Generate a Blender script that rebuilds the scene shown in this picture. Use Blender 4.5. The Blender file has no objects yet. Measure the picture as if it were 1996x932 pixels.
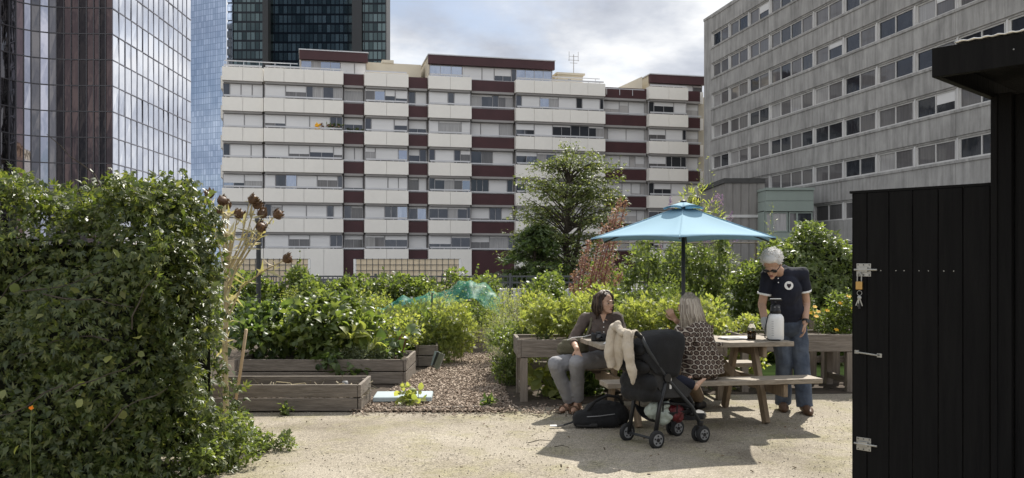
import bpy, bmesh, math, random
import numpy as np
from mathutils import Vector, Matrix
random.seed(7); rng = np.random.default_rng(11)
S = bpy.context.scene
COL = S.collection
# ---------------------------------------------------------------- camera, sky, sun, exposure
cam = bpy.data.cameras.new('camera'); camo = bpy.data.objects.new('camera', cam); COL.objects.link(camo)
camo.location = (0, 0, 1.5); camo.rotation_euler = (math.radians(90), 0, 0)
cam.sensor_width = 36; cam.lens = 36 * 1700 / 1996; cam.shift_y = 46 / 1996
cam.clip_start = .05; cam.clip_end = 3000
S.camera = camo
AZ, EL = math.radians(22), math.radians(49)
SUN_STRENGTH, SKY_STRENGTH, EXPOSURE = 5.0, .08, 0.55
W = bpy.data.worlds.new('World'); S.world = W; W.use_nodes = True
nt = W.node_tree; nt.nodes.clear()
def wn(t, **k):
    n = nt.nodes.new(t)
    for a, b in k.items(): setattr(n, a, b)
    return n
sky = wn('ShaderNodeTexSky', sky_type='NISHITA', sun_disc=False, sun_elevation=EL, sun_rotation=AZ)
sky.air_density = 1; sky.dust_density = 1.5; sky.ozone_density = 1
tc = wn('ShaderNodeTexCoord'); sep = wn('ShaderNodeSeparateXYZ'); nt.links.new(tc.outputs['Generated'], sep.inputs[0])
def wmath(op, a, b=None, c=None):
    n = wn('ShaderNodeMath', operation=op)
    for i, v in enumerate((a, b, c)):
        if v is None: continue
        if isinstance(v, (int, float)): n.inputs[i].default_value = v
        else: nt.links.new(v, n.inputs[i])
    return n.outputs[0]
zz = wmath('ADD', wmath('ABSOLUTE', sep.outputs[2]), .22)
cmb = wn('ShaderNodeCombineXYZ')
nt.links.new(wmath('DIVIDE', sep.outputs[0], zz), cmb.inputs[0]); nt.links.new(wmath('DIVIDE', sep.outputs[1], zz), cmb.inputs[1])
cmb.inputs[2].default_value = 3.4
n1 = wn('ShaderNodeTexNoise'); n1.inputs['Scale'].default_value = 1.15; n1.inputs['Detail'].default_value = 9; n1.inputs['Roughness'].default_value = .58; n1.inputs['Distortion'].default_value = .25
nt.links.new(cmb.outputs[0], n1.inputs['Vector'])
n2 = wn('ShaderNodeTexNoise'); n2.inputs['Scale'].default_value = 2.3; n2.inputs['Detail'].default_value = 8; n2.inputs['Roughness'].default_value = .55
cm2 = wn('ShaderNodeVectorMath', operation='ADD'); cm2.inputs[1].default_value = (5.3, 1.7, 2.2); nt.links.new(cmb.outputs[0], cm2.inputs[0]); nt.links.new(cm2.outputs[0], n2.inputs['Vector'])
cov = wn('ShaderNodeValToRGB'); cov.color_ramp.elements[0].position = .30; cov.color_ramp.elements[1].position = .47
nt.links.new(n1.outputs['Fac'], cov.inputs[0])
ccol = wn('ShaderNodeValToRGB')
e = ccol.color_ramp.elements; e[0].position = .36; e[0].color = (4.5, 4.8, 5.5, 1); e[1].position = .60; e[1].color = (8.7, 8.8, 8.95, 1)
m_ = e.new(.47); m_.color = (5.9, 6.2, 6.8, 1)
nt.links.new(n2.outputs['Fac'], ccol.inputs[0])
back = wmath('MULTIPLY_ADD', wmath('MAXIMUM', wmath('MULTIPLY', sep.outputs[1], -1), 0), .6, 1)   # brighter clouds opposite the sun, added behind the camera to fill shaded facades
lit = wn('ShaderNodeVectorMath', operation='SCALE'); nt.links.new(ccol.outputs[0], lit.inputs[0]); nt.links.new(back, lit.inputs['Scale'])
mx = wn('ShaderNodeMix', data_type='RGBA'); nt.links.new(cov.outputs[0], mx.inputs[0]); nt.links.new(sky.outputs[0], mx.inputs[6]); nt.links.new(lit.outputs[0], mx.inputs[7])
bg = wn('ShaderNodeBackground'); bg.inputs[1].default_value = SKY_STRENGTH; nt.links.new(mx.outputs[2], bg.inputs[0])
wo = wn('ShaderNodeOutputWorld'); nt.links.new(bg.outputs[0], wo.inputs[0])
sl = bpy.data.lights.new('sun', 'SUN'); sl.energy = SUN_STRENGTH; sl.angle = math.radians(.5); sl.color = (1, .95, .87)
so = bpy.data.objects.new('sun', sl); COL.objects.link(so)
SUNV = Vector((math.sin(AZ) * math.cos(EL), math.cos(AZ) * math.cos(EL), math.sin(EL)))
so.rotation_euler = SUNV.to_track_quat('Z', 'Y').to_euler(); so.location = (10, 20, 40)
S.view_settings.view_transform = 'Standard'; S.view_settings.look = 'None'
S.view_settings.exposure = EXPOSURE; S.view_settings.gamma = 1
S.render.engine = 'CYCLES'
S.cycles.use_denoising = True
S.cycles.max_bounces = 8; S.cycles.transparent_max_bounces = 12

# ---------------------------------------------------------------- helpers
def px(x, y, d): return Vector(((x - 998) / 1700 * d, d, 1.5 - (y - 512) / 1700 * d))
def gx(x, d): return (x - 998) / 1700 * d
ROOTM = {}
def tag(o, label=None, cat=None, group=None, kind=None):
    if label: o['label'] = label
    if cat: o['category'] = cat
    if group: o['group'] = group
    if kind: o['kind'] = kind
    return o
def thing(name, label, cat, loc=(0, 0, 0), rz=0, group=None):
    o = bpy.data.objects.new(name, None); COL.objects.link(o)
    o.empty_display_size = .2; o.location = loc; o.rotation_euler = (0, 0, rz)
    ROOTM[o] = Matrix.Translation(loc) @ Matrix.Rotation(rz, 4, 'Z')
    return tag(o, label, cat, group)
def link(name, me, mats, parent=None, smooth=False, bevel=0):
    o = bpy.data.objects.new(name, me); COL.objects.link(o)
    for m in (mats if isinstance(mats, (list, tuple)) else [mats]): me.materials.append(m)
    if parent is not None:
        o.parent = parent
        if parent in ROOTM: o.matrix_parent_inverse = ROOTM[parent].inverted()
    if smooth:
        me.polygons.foreach_set('use_smooth', np.ones(len(me.polygons), dtype=bool))
    if bevel:
        b = o.modifiers.new('bevel', 'BEVEL'); b.width = bevel; b.segments = 2; b.limit_method = 'ANGLE'
    return o
class MB:
    """collects shapes (world coordinates, or through a local-to-world matrix) for one mesh"""
    def __init__(s, T=None): s.v = []; s.f = []; s.mi = []; s.T = T
    def add(s, vs, fs, m=0):
        b = len(s.v)
        if s.T is not None: vs = [s.T @ Vector(v) for v in vs]
        s.v += [tuple(v) for v in vs]; s.f += [tuple(i + b for i in f) for f in fs]; s.mi += [m] * len(fs); return s
    def box(s, c, d, rot=None, m=0):
        c = Vector(c); hx, hy, hz = d[0] / 2, d[1] / 2, d[2] / 2
        vs = [Vector((x, y, z)) for x in (-hx, hx) for y in (-hy, hy) for z in (-hz, hz)]
        if rot is not None: vs = [rot @ v for v in vs]
        return s.add([v + c for v in vs], [(0, 1, 3, 2), (4, 6, 7, 5), (0, 4, 5, 1), (2, 3, 7, 6), (0, 2, 6, 4), (1, 5, 7, 3)], m)
    def bb(s, x0, x1, y0, y1, z0, z1, m=0):
        return s.box(((x0 + x1) / 2, (y0 + y1) / 2, (z0 + z1) / 2), (abs(x1 - x0), abs(y1 - y0), abs(z1 - z0)), None, m)
    def beam(s, p0, p1, w, h, up=(0, 0, 1), m=0):
        p0, p1 = Vector(p0), Vector(p1); d = p1 - p0; L = d.length; d.normalize()
        sd = d.cross(Vector(up)).normalized(); u = sd.cross(d)
        R = Matrix((sd, d, u)).transposed()
        return s.box((p0 + p1) / 2, (w, L, h), R, m)
    def tube(s, pts, r, seg=8, m=0, caps=True):
        pts = [Vector(p) for p in pts]; n = len(pts)
        rs = r if isinstance(r, (list, tuple)) else [r] * n
        vs = []; prev = None
        for i, p in enumerate(pts):
            t = (pts[min(i + 1, n - 1)] - pts[max(i - 1, 0)])
            if t.length < 1e-9: t = Vector((0, 0, 1))
            t.normalize()
            if prev is None:
                a = t.orthogonal().normalized()
            else:
                a = (prev - t * prev.dot(t))
                a = a.normalized() if a.length > 1e-6 else t.orthogonal().normalized()
            prev = a; b = t.cross(a)
            for k in range(seg):
                an = 2 * math.pi * k / seg
                vs.append(p + (a * math.cos(an) + b * math.sin(an)) * rs[i])
        fs = [(i * seg + k, i * seg + (k + 1) % seg, (i + 1) * seg + (k + 1) % seg, (i + 1) * seg + k) for i in range(n - 1) for k in range(seg)]
        if caps: fs += [tuple(range(seg))[::-1], tuple((n - 1) * seg + k for k in range(seg))]
        return s.add(vs, fs, m)
    def lathe(s, c, prof, seg=20, m=0, ax=None):
        c = Vector(c); R = Matrix.Identity(3) if ax is None else Vector(ax).to_track_quat('Z', 'Y').to_matrix()
        vs = []
        for r, z in prof:
            for k in range(seg):
                a = 2 * math.pi * k / seg
                vs.append(c + R @ Vector((r * math.cos(a), r * math.sin(a), z)))
        n = len(prof)
        fs = [(i * seg + k, i * seg + (k + 1) % seg, (i + 1) * seg + (k + 1) % seg, (i + 1) * seg + k) for i in range(n - 1) for k in range(seg)]
        fs += [tuple(range(seg))[::-1], tuple((n - 1) * seg + k for k in range(seg))]
        return s.add(vs, fs, m)
    def ell(s, c, r, R=None, m=0, seg=16, ring=10):
        c = Vector(c); vs = []; fs = []
        vs.append(Vector((0, 0, -r[2])))
        for i in range(1, ring):
            t = -math.pi / 2 + math.pi * i / ring
            for k in range(seg):
                a = 2 * math.pi * k / seg
                vs.append(Vector((r[0] * math.cos(t) * math.cos(a), r[1] * math.cos(t) * math.sin(a), r[2] * math.sin(t))))
        vs.append(Vector((0, 0, r[2])))
        for k in range(seg): fs.append((0, 1 + (k + 1) % seg, 1 + k))
        for i in range(ring - 2):
            for k in range(seg):
                a = 1 + i * seg + k; b = 1 + i * seg + (k + 1) % seg
                fs.append((a, b, b + seg, a + seg))
        l = len(vs) - 1; o = 1 + (ring - 2) * seg
        for k in range(seg): fs.append((l, o + k, o + (k + 1) % seg))
        if R is not None: vs = [R @ v for v in vs]
        return s.add([v + c for v in vs], fs, m)
    def cap(s, p0, p1, r0, r1, f0=False, f1=False, seg=14, m=0, sq=1.0, sqax=None):
        """tapered capsule; f0/f1 = flat end; sq squashes the section along sqax"""
        p0, p1 = Vector(p0), Vector(p1); d = (p1 - p0); L = d.length; d.normalize()
        a = d.orthogonal().normalized() if sqax is None else (Vector(sqax) - d * Vector(sqax).dot(d)).normalized()
        b = d.cross(a)
        rings = []
        if f0: rings.append((p0, r0))
        else: rings += [(p0 - d * r0 * math.cos(t), max(r0 * math.sin(t), 1e-4)) for t in (0.05, .5, 1.0, 1.57)]
        if f1: rings.append((p1, r1))
        else: rings += [(p1 + d * r1 * math.cos(t), max(r1 * math.sin(t), 1e-4)) for t in (1.57, 1.0, .5, .05)]
        vs = [p + (a * math.cos(2 * math.pi * k / seg) * sq + b * math.sin(2 * math.pi * k / seg)) * r for p, r in rings for k in range(seg)]
        n = len(rings)
        fs = [(i * seg + k, i * seg + (k + 1) % seg, (i + 1) * seg + (k + 1) % seg, (i + 1) * seg + k) for i in range(n - 1) for k in range(seg)]
        fs += [tuple(range(seg))[::-1], tuple((n - 1) * seg + k for k in range(seg))]
        return s.add(vs, fs, m)
    def prism(s, poly, p0, ux, uy, un, th, m=0):
        """polygon (2-D) in plane p0,ux,uy, extruded th along un"""
        p0, ux, uy, un = map(Vector, (p0, ux, uy, un)); n = len(poly)
        a = [p0 + ux * x + uy * y for x, y in poly]; b = [p + un * th for p in a]
        fs = [tuple(range(n))[::-1], tuple(range(n, 2 * n))] + [(i, (i + 1) % n, n + (i + 1) % n, n + i) for i in range(n)]
        return s.add(a + b, fs, m)
    def grid(s, pts, m=0):
        nr, nc = len(pts), len(pts[0]); vs = [p for r in pts for p in r]
        return s.add(vs, [(i * nc + j, i * nc + j + 1, (i + 1) * nc + j + 1, (i + 1) * nc + j) for i in range(nr - 1) for j in range(nc - 1)], m)
    def build(s, name, mats, parent=None, smooth=False, bevel=0):
        me = bpy.data.meshes.new(name); me.from_pydata(s.v, [], s.f)
        o = link(name, me, mats, parent, smooth, bevel)
        if any(s.mi): me.polygons.foreach_set('material_index', np.array(s.mi, dtype=np.int32))
        me.update(); return o
def solidify(o, t, off=0):
    m = o.modifiers.new('solid', 'SOLIDIFY'); m.thickness = t; m.offset = off; return o
def subsurf(o, n=2):
    m = o.modifiers.new('sub', 'SUBSURF'); m.levels = n; m.render_levels = n; return o
def npmesh(name, V, F, mats, parent=None, mi=None):
    me = bpy.data.meshes.new(name)
    V = np.ascontiguousarray(V, dtype=np.float32); F = np.ascontiguousarray(F, dtype=np.int32); nf, k = F.shape
    me.vertices.add(len(V)); me.vertices.foreach_set('co', V.ravel())
    me.loops.add(nf * k); me.loops.foreach_set('vertex_index', F.ravel())
    me.polygons.add(nf); me.polygons.foreach_set('loop_start', np.arange(0, nf * k, k, dtype=np.int32)); me.polygons.foreach_set('loop_total', np.full(nf, k, dtype=np.int32))
    if mi is not None: me.polygons.foreach_set('material_index', np.asarray(mi, dtype=np.int32))
    me.update(calc_edges=True)
    return link(name, me, mats, parent)

# ---------------------------------------------------------------- materials
def newmat(name):
    m = bpy.data.materials.new(name); m.use_nodes = True
    return m, m.node_tree, m.node_tree.nodes['Principled BSDF']
def pm(name, col, rough=.75, var=.18, scale=4, stretch=(1, 1, 1), bump=.0, bscale=None, metal=0, spec=.4, col2=None, detail=6, fine=0, fscale=60, sheen=0, coat=0, lo=.3, hi=.7):
    """general procedural surface: two-tone noise, fine grain, bump"""
    m, t, b = newmat(name); N = t.nodes; L = t.links
    tc = N.new('ShaderNodeTexCoord'); mp = N.new('ShaderNodeMapping'); mp.inputs['Scale'].default_value = stretch; L.new(tc.outputs['Object'], mp.inputs[0])
    n = N.new('ShaderNodeTexNoise'); n.inputs['Scale'].default_value = scale; n.inputs['Detail'].default_value = detail; n.inputs['Roughness'].default_value = .6; L.new(mp.outputs[0], n.inputs['Vector'])
    r = N.new('ShaderNodeValToRGB'); c = Vector(col[:3]); c2 = Vector(col2[:3]) if col2 else c * (1 + var); c1 = c if col2 else c * (1 - var)
    r.color_ramp.elements[0].position = lo; r.color_ramp.elements[1].position = hi
    r.color_ramp.elements[0].color = (*c1, 1); r.color_ramp.elements[1].color = (*c2, 1); L.new(n.outputs['Fac'], r.inputs[0])
    out = r.outputs[0]
    if fine:
        n3 = N.new('ShaderNodeTexNoise'); n3.inputs['Scale'].default_value = fscale; n3.inputs['Detail'].default_value = 3; L.new(mp.outputs[0], n3.inputs['Vector'])
        mr = N.new('ShaderNodeMapRange'); mr.inputs[1].default_value = .3; mr.inputs[2].default_value = .7; mr.inputs[3].default_value = 1 - fine; mr.inputs[4].default_value = 1 + fine; L.new(n3.outputs['Fac'], mr.inputs[0])
        mu = N.new('ShaderNodeVectorMath'); mu.operation = 'SCALE'; L.new(out, mu.inputs[0]); L.new(mr.outputs[0], mu.inputs['Scale']); out = mu.outputs[0]
    L.new(out, b.inputs['Base Color'])
    b.inputs['Roughness'].default_value = rough; b.inputs['Metallic'].default_value = metal; b.inputs['Specular IOR Level'].default_value = spec
    if sheen: b.inputs['Sheen Weight'].default_value = sheen
    if coat: b.inputs['Coat Weight'].default_value = coat
    if bump:
        n4 = N.new('ShaderNodeTexNoise'); n4.inputs['Scale'].default_value = bscale or scale * 4; n4.inputs['Detail'].default_value = 5; L.new(mp.outputs[0], n4.inputs['Vector'])
        bp = N.new('ShaderNodeBump'); bp.inputs['Strength'].default_value = bump; bp.inputs['Distance'].default_value = .02; L.new(n4.outputs['Fac'], bp.inputs['Height']); L.new(bp.outputs[0], b.inputs['Normal'])
    return m
def leafmat(name, cols, trans=.42, rough=.42, spec=.45):
    """one colour per leaf (random per island), light passing through the blade"""
    m, t, b = newmat(name); N = t.nodes; L = t.links
    g = N.new('ShaderNodeNewGeometry'); r = N.new('ShaderNodeValToRGB')
    el = r.color_ramp.elements
    el[0].position = 0; el[0].color = (*cols[0], 1); el[1].position = 1; el[1].color = (*cols[-1], 1)
    for i, c in enumerate(cols[1:-1]): q = el.new((i + 1) / (len(cols) - 1)); q.color = (*c, 1)
    L.new(g.outputs['Random Per Island'], r.inputs[0]); L.new(r.outputs[0], b.inputs['Base Color'])
    b.inputs['Roughness'].default_value = rough; b.inputs['Specular IOR Level'].default_value = spec
    tr = N.new('ShaderNodeBsdfTranslucent'); mu = N.new('ShaderNodeMix'); mu.data_type = 'RGBA'; mu.blend_type = 'MULTIPLY'; mu.inputs[0].default_value = 1
    L.new(r.outputs[0], mu.inputs[6]); mu.inputs[7].default_value = (2.15, 2.15, .95, 1); L.new(mu.outputs[2], tr.inputs[0])
    ms = N.new('ShaderNodeMixShader'); ms.inputs[0].default_value = trans; L.new(b.outputs[0], ms.inputs[1]); L.new(tr.outputs[0], ms.inputs[2])
    L.new(ms.outputs[0], N['Material Output'].inputs[0]); return m
def glassmat(name, col, rough=.05, metal=.85, bumps=.02, bscale=.35):
    """coated mirror glass: tinted reflection with slightly wavy panes"""
    m, t, b = newmat(name); N = t.nodes; L = t.links
    b.inputs['Base Color'].default_value = (*col, 1); b.inputs['Roughness'].default_value = rough; b.inputs['Metallic'].default_value = metal
    tc = N.new('ShaderNodeTexCoord'); mp = N.new('ShaderNodeMapping'); mp.inputs['Scale'].default_value = (1, 1, .35); L.new(tc.outputs['Object'], mp.inputs[0])
    n = N.new('ShaderNodeTexNoise'); n.inputs['Scale'].default_value = bscale; n.inputs['Detail'].default_value = 3; L.new(mp.outputs[0], n.inputs['Vector'])
    bp = N.new('ShaderNodeBump'); bp.inputs['Strength'].default_value = bumps; bp.inputs['Distance'].default_value = 1; L.new(n.outputs['Fac'], bp.inputs['Height']); L.new(bp.outputs[0], b.inputs['Normal'])
    return m
def clearglass(name, col=(1, 1, 1), rough=0):
    m, t, b = newmat(name); b.inputs['Base Color'].default_value = (*col, 1); b.inputs['Transmission Weight'].default_value = 1; b.inputs['Roughness'].default_value = rough; b.inputs['IOR'].default_value = 1.3
    return m
M = {}
m, t, b = newmat('sandy_gravel'); N = t.nodes; L = t.links; tc = N.new('ShaderNodeTexCoord')
def gn(sc, det=6, ro=.6, off=0):
    mp = N.new('ShaderNodeMapping'); mp.inputs['Location'].default_value = (off, off * .7, 0); L.new(tc.outputs['Object'], mp.inputs[0])
    n = N.new('ShaderNodeTexNoise'); n.inputs['Scale'].default_value = sc; n.inputs['Detail'].default_value = det; n.inputs['Roughness'].default_value = ro; L.new(mp.outputs[0], n.inputs['Vector']); return n.outputs['Fac']
def ramp(f, p0, p1, c0, c1):
    r = N.new('ShaderNodeValToRGB'); r.color_ramp.elements[0].position = p0; r.color_ramp.elements[1].position = p1; r.color_ramp.elements[0].color = (*c0, 1); r.color_ramp.elements[1].color = (*c1, 1); L.new(f, r.inputs[0]); return r.outputs[0]
def mixc(f, a, c, mode='MIX'):
    n = N.new('ShaderNodeMix'); n.data_type = 'RGBA'; n.blend_type = mode
    if isinstance(f, float): n.inputs[0].default_value = f
    else: L.new(f, n.inputs[0])
    L.new(a, n.inputs[6]); L.new(c, n.inputs[7]); return n.outputs[2]
base_ = ramp(gn(.9, 8, .62), .34, .68, (.245, .216, .170), (.345, .312, .256))
moss = ramp(gn(1.7, 6, .7, 3.3), .48, .64, (0, 0, 0), (.80, .80, .80)); olive = ramp(gn(9, 3), .3, .7, (.21, .19, .115), (.29, .268, .175))
c_ = mixc(moss, base_, olive)
damp = ramp(gn(.55, 5, .6, 8.1), .54, .70, (1, 1, 1), (.66, .65, .64)); c_ = mixc(1.0, c_, damp, 'MULTIPLY')
grit = ramp(gn(95, 3, .7, 1.2), .36, .64, (.54, .53, .52), (1.46, 1.45, 1.43)); c_ = mixc(1.0, c_, grit, 'MULTIPLY')
grit2 = ramp(gn(28, 4, .7, 5.2), .36, .64, (.80, .80, .80), (1.14, 1.14, 1.14)); c_ = mixc(1.0, c_, grit2, 'MULTIPLY')
L.new(c_, b.inputs['Base Color']); b.inputs['Roughness'].default_value = .95; b.inputs['Specular IOR Level'].default_value = .15
bp = N.new('ShaderNodeBump'); bp.inputs['Strength'].default_value = .35; bp.inputs['Distance'].default_value = .012; L.new(gn(110, 3, .6), bp.inputs['Height']); L.new(bp.outputs[0], b.inputs['Normal']); M['ground'] = m
M['soil'] = pm('garden_soil', (.06, .045, .032), 1, .4, 6, bump=.8, bscale=30)
M['chips'] = leafmat('wood_chips', [(.15, .11, .08), (.26, .20, .155), (.38, .315, .25), (.20, .155, .12)], 0, .9, .2)
M['chip_base'] = pm('chip_bed', (.16, .12, .09), 1, col2=(.28, .22, .17), scale=18, bump=.8, bscale=50, fine=.4, fscale=90)
M['lawn'] = pm('lawn_turf', (.10, .16, .03), .9, .3, 3, bump=.6, bscale=60)
M['asphalt'] = pm('street_asphalt', (.07, .07, .07), .9, .2, 2)
M['wood'] = pm('weathered_wood', (.125, .105, .085), .85, col2=(.235, .20, .165), scale=3, stretch=(1.2, 9, 14), detail=8, bump=.35, bscale=9, fine=.15, fscale=8)
M['wood_y'] = pm('weathered_wood_across', (.13, .108, .088), .85, col2=(.24, .205, .17), scale=3, stretch=(9, 1.2, 14), detail=8, bump=.35, bscale=9)
M['wood_z'] = pm('weathered_wood_upright', (.13, .108, .085), .85, col2=(.25, .21, .17), scale=3, stretch=(12, 12, 1), detail=8, bump=.35, bscale=9)
M['table'] = pm('table_timber', (.20, .165, .125), .75, col2=(.36, .31, .245), scale=3, stretch=(1.3, 10, 14), detail=8, bump=.3, bscale=9, fine=.15, fscale=8)
M['table_leg'] = pm('table_leg_timber', (.17, .125, .08), .75, col2=(.30, .225, .15), scale=3, stretch=(10, 10, 1.4), detail=8, bump=.3, bscale=9)
M['black_wood'] = pm('black_stained_timber', (.0040, .0038, .0040), .75, col2=(.0075, .0072, .007), scale=3, stretch=(10, 10, .9), detail=8, bump=.3, bscale=8, spec=.12)
M['cream'] = pm('cream_panels', (.82, .785, .715), .8, .035, .35, fine=.015, fscale=3)
M['cream_wall'] = pm('cream_render', (.55, .50, .40), .85, .07, .5)
M['soffit'] = pm('soffit_grey', (.30, .285, .27), .85, .08, 1)
M['maroon'] = pm('maroon_panels', (.054, .018, .020), .55, .15, .8)
M['shutter'] = pm('roller_shutter', (.68, .67, .655), .6, .07, .35, fine=.03, fscale=40, stretch=(.3, .3, 3))
M['aptwall'] = pm('apartment_wall', (.45, .43, .41), .85, .08, .8)
M['rail'] = pm('pale_rail', (.55, .55, .56), .5, .06, 1, metal=.1)
M['frame_grey'] = pm('window_frame_grey', (.36, .35, .35), .6, .1, 1)
M['wdark'] = glassmat('dark_window', (.055, .06, .07), .06, .6, .02, 1)
M['wblue'] = glassmat('sky_window', (.24, .27, .33), .08, .8, .02, 1)  # bluish pane tint, reflected sky put into the colour
M['curtain'] = pm('net_curtain', (.30, .29, .28), .5, .25, 2, stretch=(6, 6, .3), coat=.8)
M['curtain2'] = pm('drawn_curtain', (.095, .09, .09), .5, .35, 2, stretch=(7, 7, .3), coat=.8)
M['curtain_red'] = pm('red_curtain', (.13, .02, .03), .5, .3, 2, stretch=(6, 6, .3), coat=.6)
M['metal_dark'] = pm('dark_painted_metal', (.03, .032, .034), .5, .15, 5)
M['metal_fence'] = pm('grey_painted_metal', (.07, .075, .08), .5, .15, 5)
M['galv'] = pm('galvanised_steel', (.34, .335, .31), .45, .2, 20, metal=.8)
M['zinc_edge'] = pm('corrugated_zinc', (.75, .75, .74), .3, .12, 9, metal=.9)
M['brass'] = pm('brass', (.45, .28, .10), .35, .15, 20, metal=.9)
M['black_plastic'] = pm('black_plastic', (.012, .012, .013), .4, .15, 8)
M['black_cloth'] = pm('black_fabric', (.0065, .0065, .007), .85, .35, 8, bump=.3, bscale=120, sheen=.03)
M['char_cloth'] = pm('charcoal_fabric', (.032, .031, .030), .9, .2, 9, bump=.3, bscale=150)
M['rubber'] = pm('tyre_rubber', (.018, .018, .018), .8, .2, 20)
M['hub'] = pm('grey_hub_plastic', (.22, .22, .22), .45, .1, 12)
M['beige'] = pm('beige_knit', (.50, .435, .345), .95, .12, 9, bump=.7, bscale=110, sheen=.1)
M['white'] = pm('white_plastic', (.78, .78, .76), .4, .04, 6)
M['paper'] = pm('paper', (.72, .71, .68), .8, .05, 9)
M['red'] = pm('red_plastic_bag', (.10, .010, .013), .45, .25, 14, bump=.5, bscale=30)
M['orange'] = pm('orange_cloth', (.75, .14, .03), .8, .15, 12)
M['palebag'] = pm('pale_green_bag', (.30, .335, .29), .5, .2, 12, bump=.5, bscale=30)
M['olive'] = pm('olive_canvas', (.105, .095, .06), .8, .2, 10, bump=.4, bscale=130)
M['skin'] = pm('skin', (.46, .29, .205), .5, .10, 14, spec=.35)
M['skin_tan'] = pm('tanned_skin', (.42, .26, .18), .5, .10, 14, spec=.35)
M['skin_child'] = pm('child_skin', (.52, .33, .23), .5, .07, 14, spec=.35)
M['lip'] = pm('lips', (.26, .09, .075), .45, .1, 30)
M['eye'] = pm('eye_white', (.34, .31, .28), .25, .03, 30); M['iris'] = pm('iris', (.03, .02, .012), .2, .1, 30)
M['hair_brown'] = pm('brown_hair', (.020, .012, .008), .5, col2=(.085, .05, .03), scale=10, stretch=(6, 6, .7), detail=8, bump=.6, bscale=40)
M['hair_grey'] = pm('grey_blonde_hair', (.15, .125, .10), .5, col2=(.40, .36, .30), scale=10, stretch=(8, 8, .6), detail=8, bump=.7, bscale=40)
M['hs_brown'] = leafmat('brown_hair_strands', [(.014, .008, .006), (.042, .025, .016), (.095, .06, .038)], 0, .45, .4)
M['hs_grey'] = leafmat('grey_blonde_strands', [(.17, .14, .11), (.34, .29, .23), (.52, .46, .38), (.26, .22, .175)], 0, .45, .4)
M['hs_white'] = leafmat('white_hair_strands', [(.66, .65, .62), (.78, .77, .75), (.86, .85, .83)], 0, .6, .3)
M['hair_white'] = pm('white_hair', (.78, .77, .75), .6, col2=(.88, .87, .85), scale=14, stretch=(4, 4, 2), bump=.9, bscale=60)
M['shirt'] = pm('dark_taupe_shirt', (.085, .064, .054), .9, .22, 7, bump=.5, bscale=14)
M['trouser_grey'] = pm('grey_trousers', (.24, .24, .25), .9, .18, 6, bump=.5, bscale=10)
M['trouser_tan'] = pm('tan_trousers', (.19, .14, .095), .9, .15, 8, bump=.5, bscale=12)
M['polo'] = pm('navy_polo', (.0085, .0105, .021), .9, .25, 6, bump=.5, bscale=12)
M['denim'] = pm('blue_denim', (.045, .060, .090), .9, .45, 3.6, col2=(.135, .16, .20), lo=.42, hi=.78, bump=.5, bscale=14, fine=.15, fscale=200)
M['navy'] = pm('navy_cotton', (.008, .010, .022), .9, .2, 8)
M['shoe'] = pm('brown_leather', (.10, .055, .03), .55, .2, 12)
M['shoe_black'] = pm('black_leather', (.012, .011, .011), .5, .2, 12)
M['glove'] = pm('grey_glove', (.36, .36, .35), .85, .12, 12, bump=.4, bscale=80)
M['lens'] = pm('sunglass_lens', (.004, .004, .005), .08, .1, 10, spec=.6)
M['canopy'] = None
M['cane'] = pm('bamboo_cane', (.42, .31, .19), .6, .2, 8, stretch=(1, 1, .5))
M['reed'] = pm('reed_screen', (.66, .55, .39), .85, .14, 3, stretch=(9, 9, .4))
M['bark'] = pm('bark', (.05, .04, .03), .95, .4, 8, stretch=(3, 3, .6), bump=.6)
M['stem_green'] = pm('green_stem', (.10, .13, .04), .7, .25, 10)
M['stem_dry'] = pm('dry_stem', (.40, .33, .19), .8, .25, 10, stretch=(4, 4, .5))
M['stem_red'] = pm('red_stem', (.17, .04, .045), .6, .3, 10)
M['core'] = pm('shade_core', (.012, .014, .007), 1, .5, 6, bump=1, bscale=18)  # near-black core added inside the hedges to block light
M['concrete'] = None
M['pale_blue'] = pm('pale_blue_board', (.36, .42, .44), .5, .08, 4)
M['green_panel'] = pm('pale_green_cladding', (.27, .315, .28), .7, .06, .8, stretch=(1, 1, .3))
M['L_creeper'] = leafmat('creeper_leaves', [(.034, .052, .015), (.062, .088, .024), (.115, .138, .040), (.046, .066, .018), (.17, .18, .06)], .42, .40, .5)
M['L_mid'] = leafmat('mid_green_leaves', [(.062, .092, .028), (.105, .140, .044), (.155, .185, .068), (.080, .110, .034)], .46, .42)
M['L_deep'] = leafmat('deep_green_leaves', [(.034, .060, .022), (.060, .094, .034), (.095, .135, .050), (.14, .18, .070)], .42, .38, .5)
M['L_lime'] = leafmat('yellow_green_leaves', [(.125, .165, .050), (.195, .225, .075), (.29, .30, .12), (.155, .185, .058)], .48, .5)
M['L_tree'] = leafmat('tree_leaves', [(.045, .066, .022), (.075, .100, .036), (.115, .140, .050), (.18, .19, .075)], .40, .5)
M['L_grey'] = leafmat('grey_green_leaves', [(.13, .155, .095), (.19, .21, .14), (.10, .125, .065)], .38, .6)
M['L_red'] = leafmat('reddish_seed', [(.20, .10, .085), (.30, .16, .13), (.38, .235, .18), (.16, .085, .07)], .12, .7)
M['L_dry'] = leafmat('dry_leaves', [(.34, .29, .19), (.46, .41, .30), (.27, .25, .14), (.52, .48, .38)], .22, .7)
M['L_brown'] = leafmat('brown_bracts', [(.09, .05, .028), (.15, .085, .045), (.06, .035, .02)], .1, .8)
M['L_yellow'] = leafmat('yellow_petals', [(.7, .42, .03), (.75, .5, .05)], .4, .6)
M['L_orange'] = leafmat('orange_petals', [(.75, .24, .02), (.8, .33, .03)], .4, .6)
M['L_purple'] = leafmat('purple_florets', [(.16, .10, .30), (.24, .17, .42), (.12, .08, .22)], .4, .7)
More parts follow.
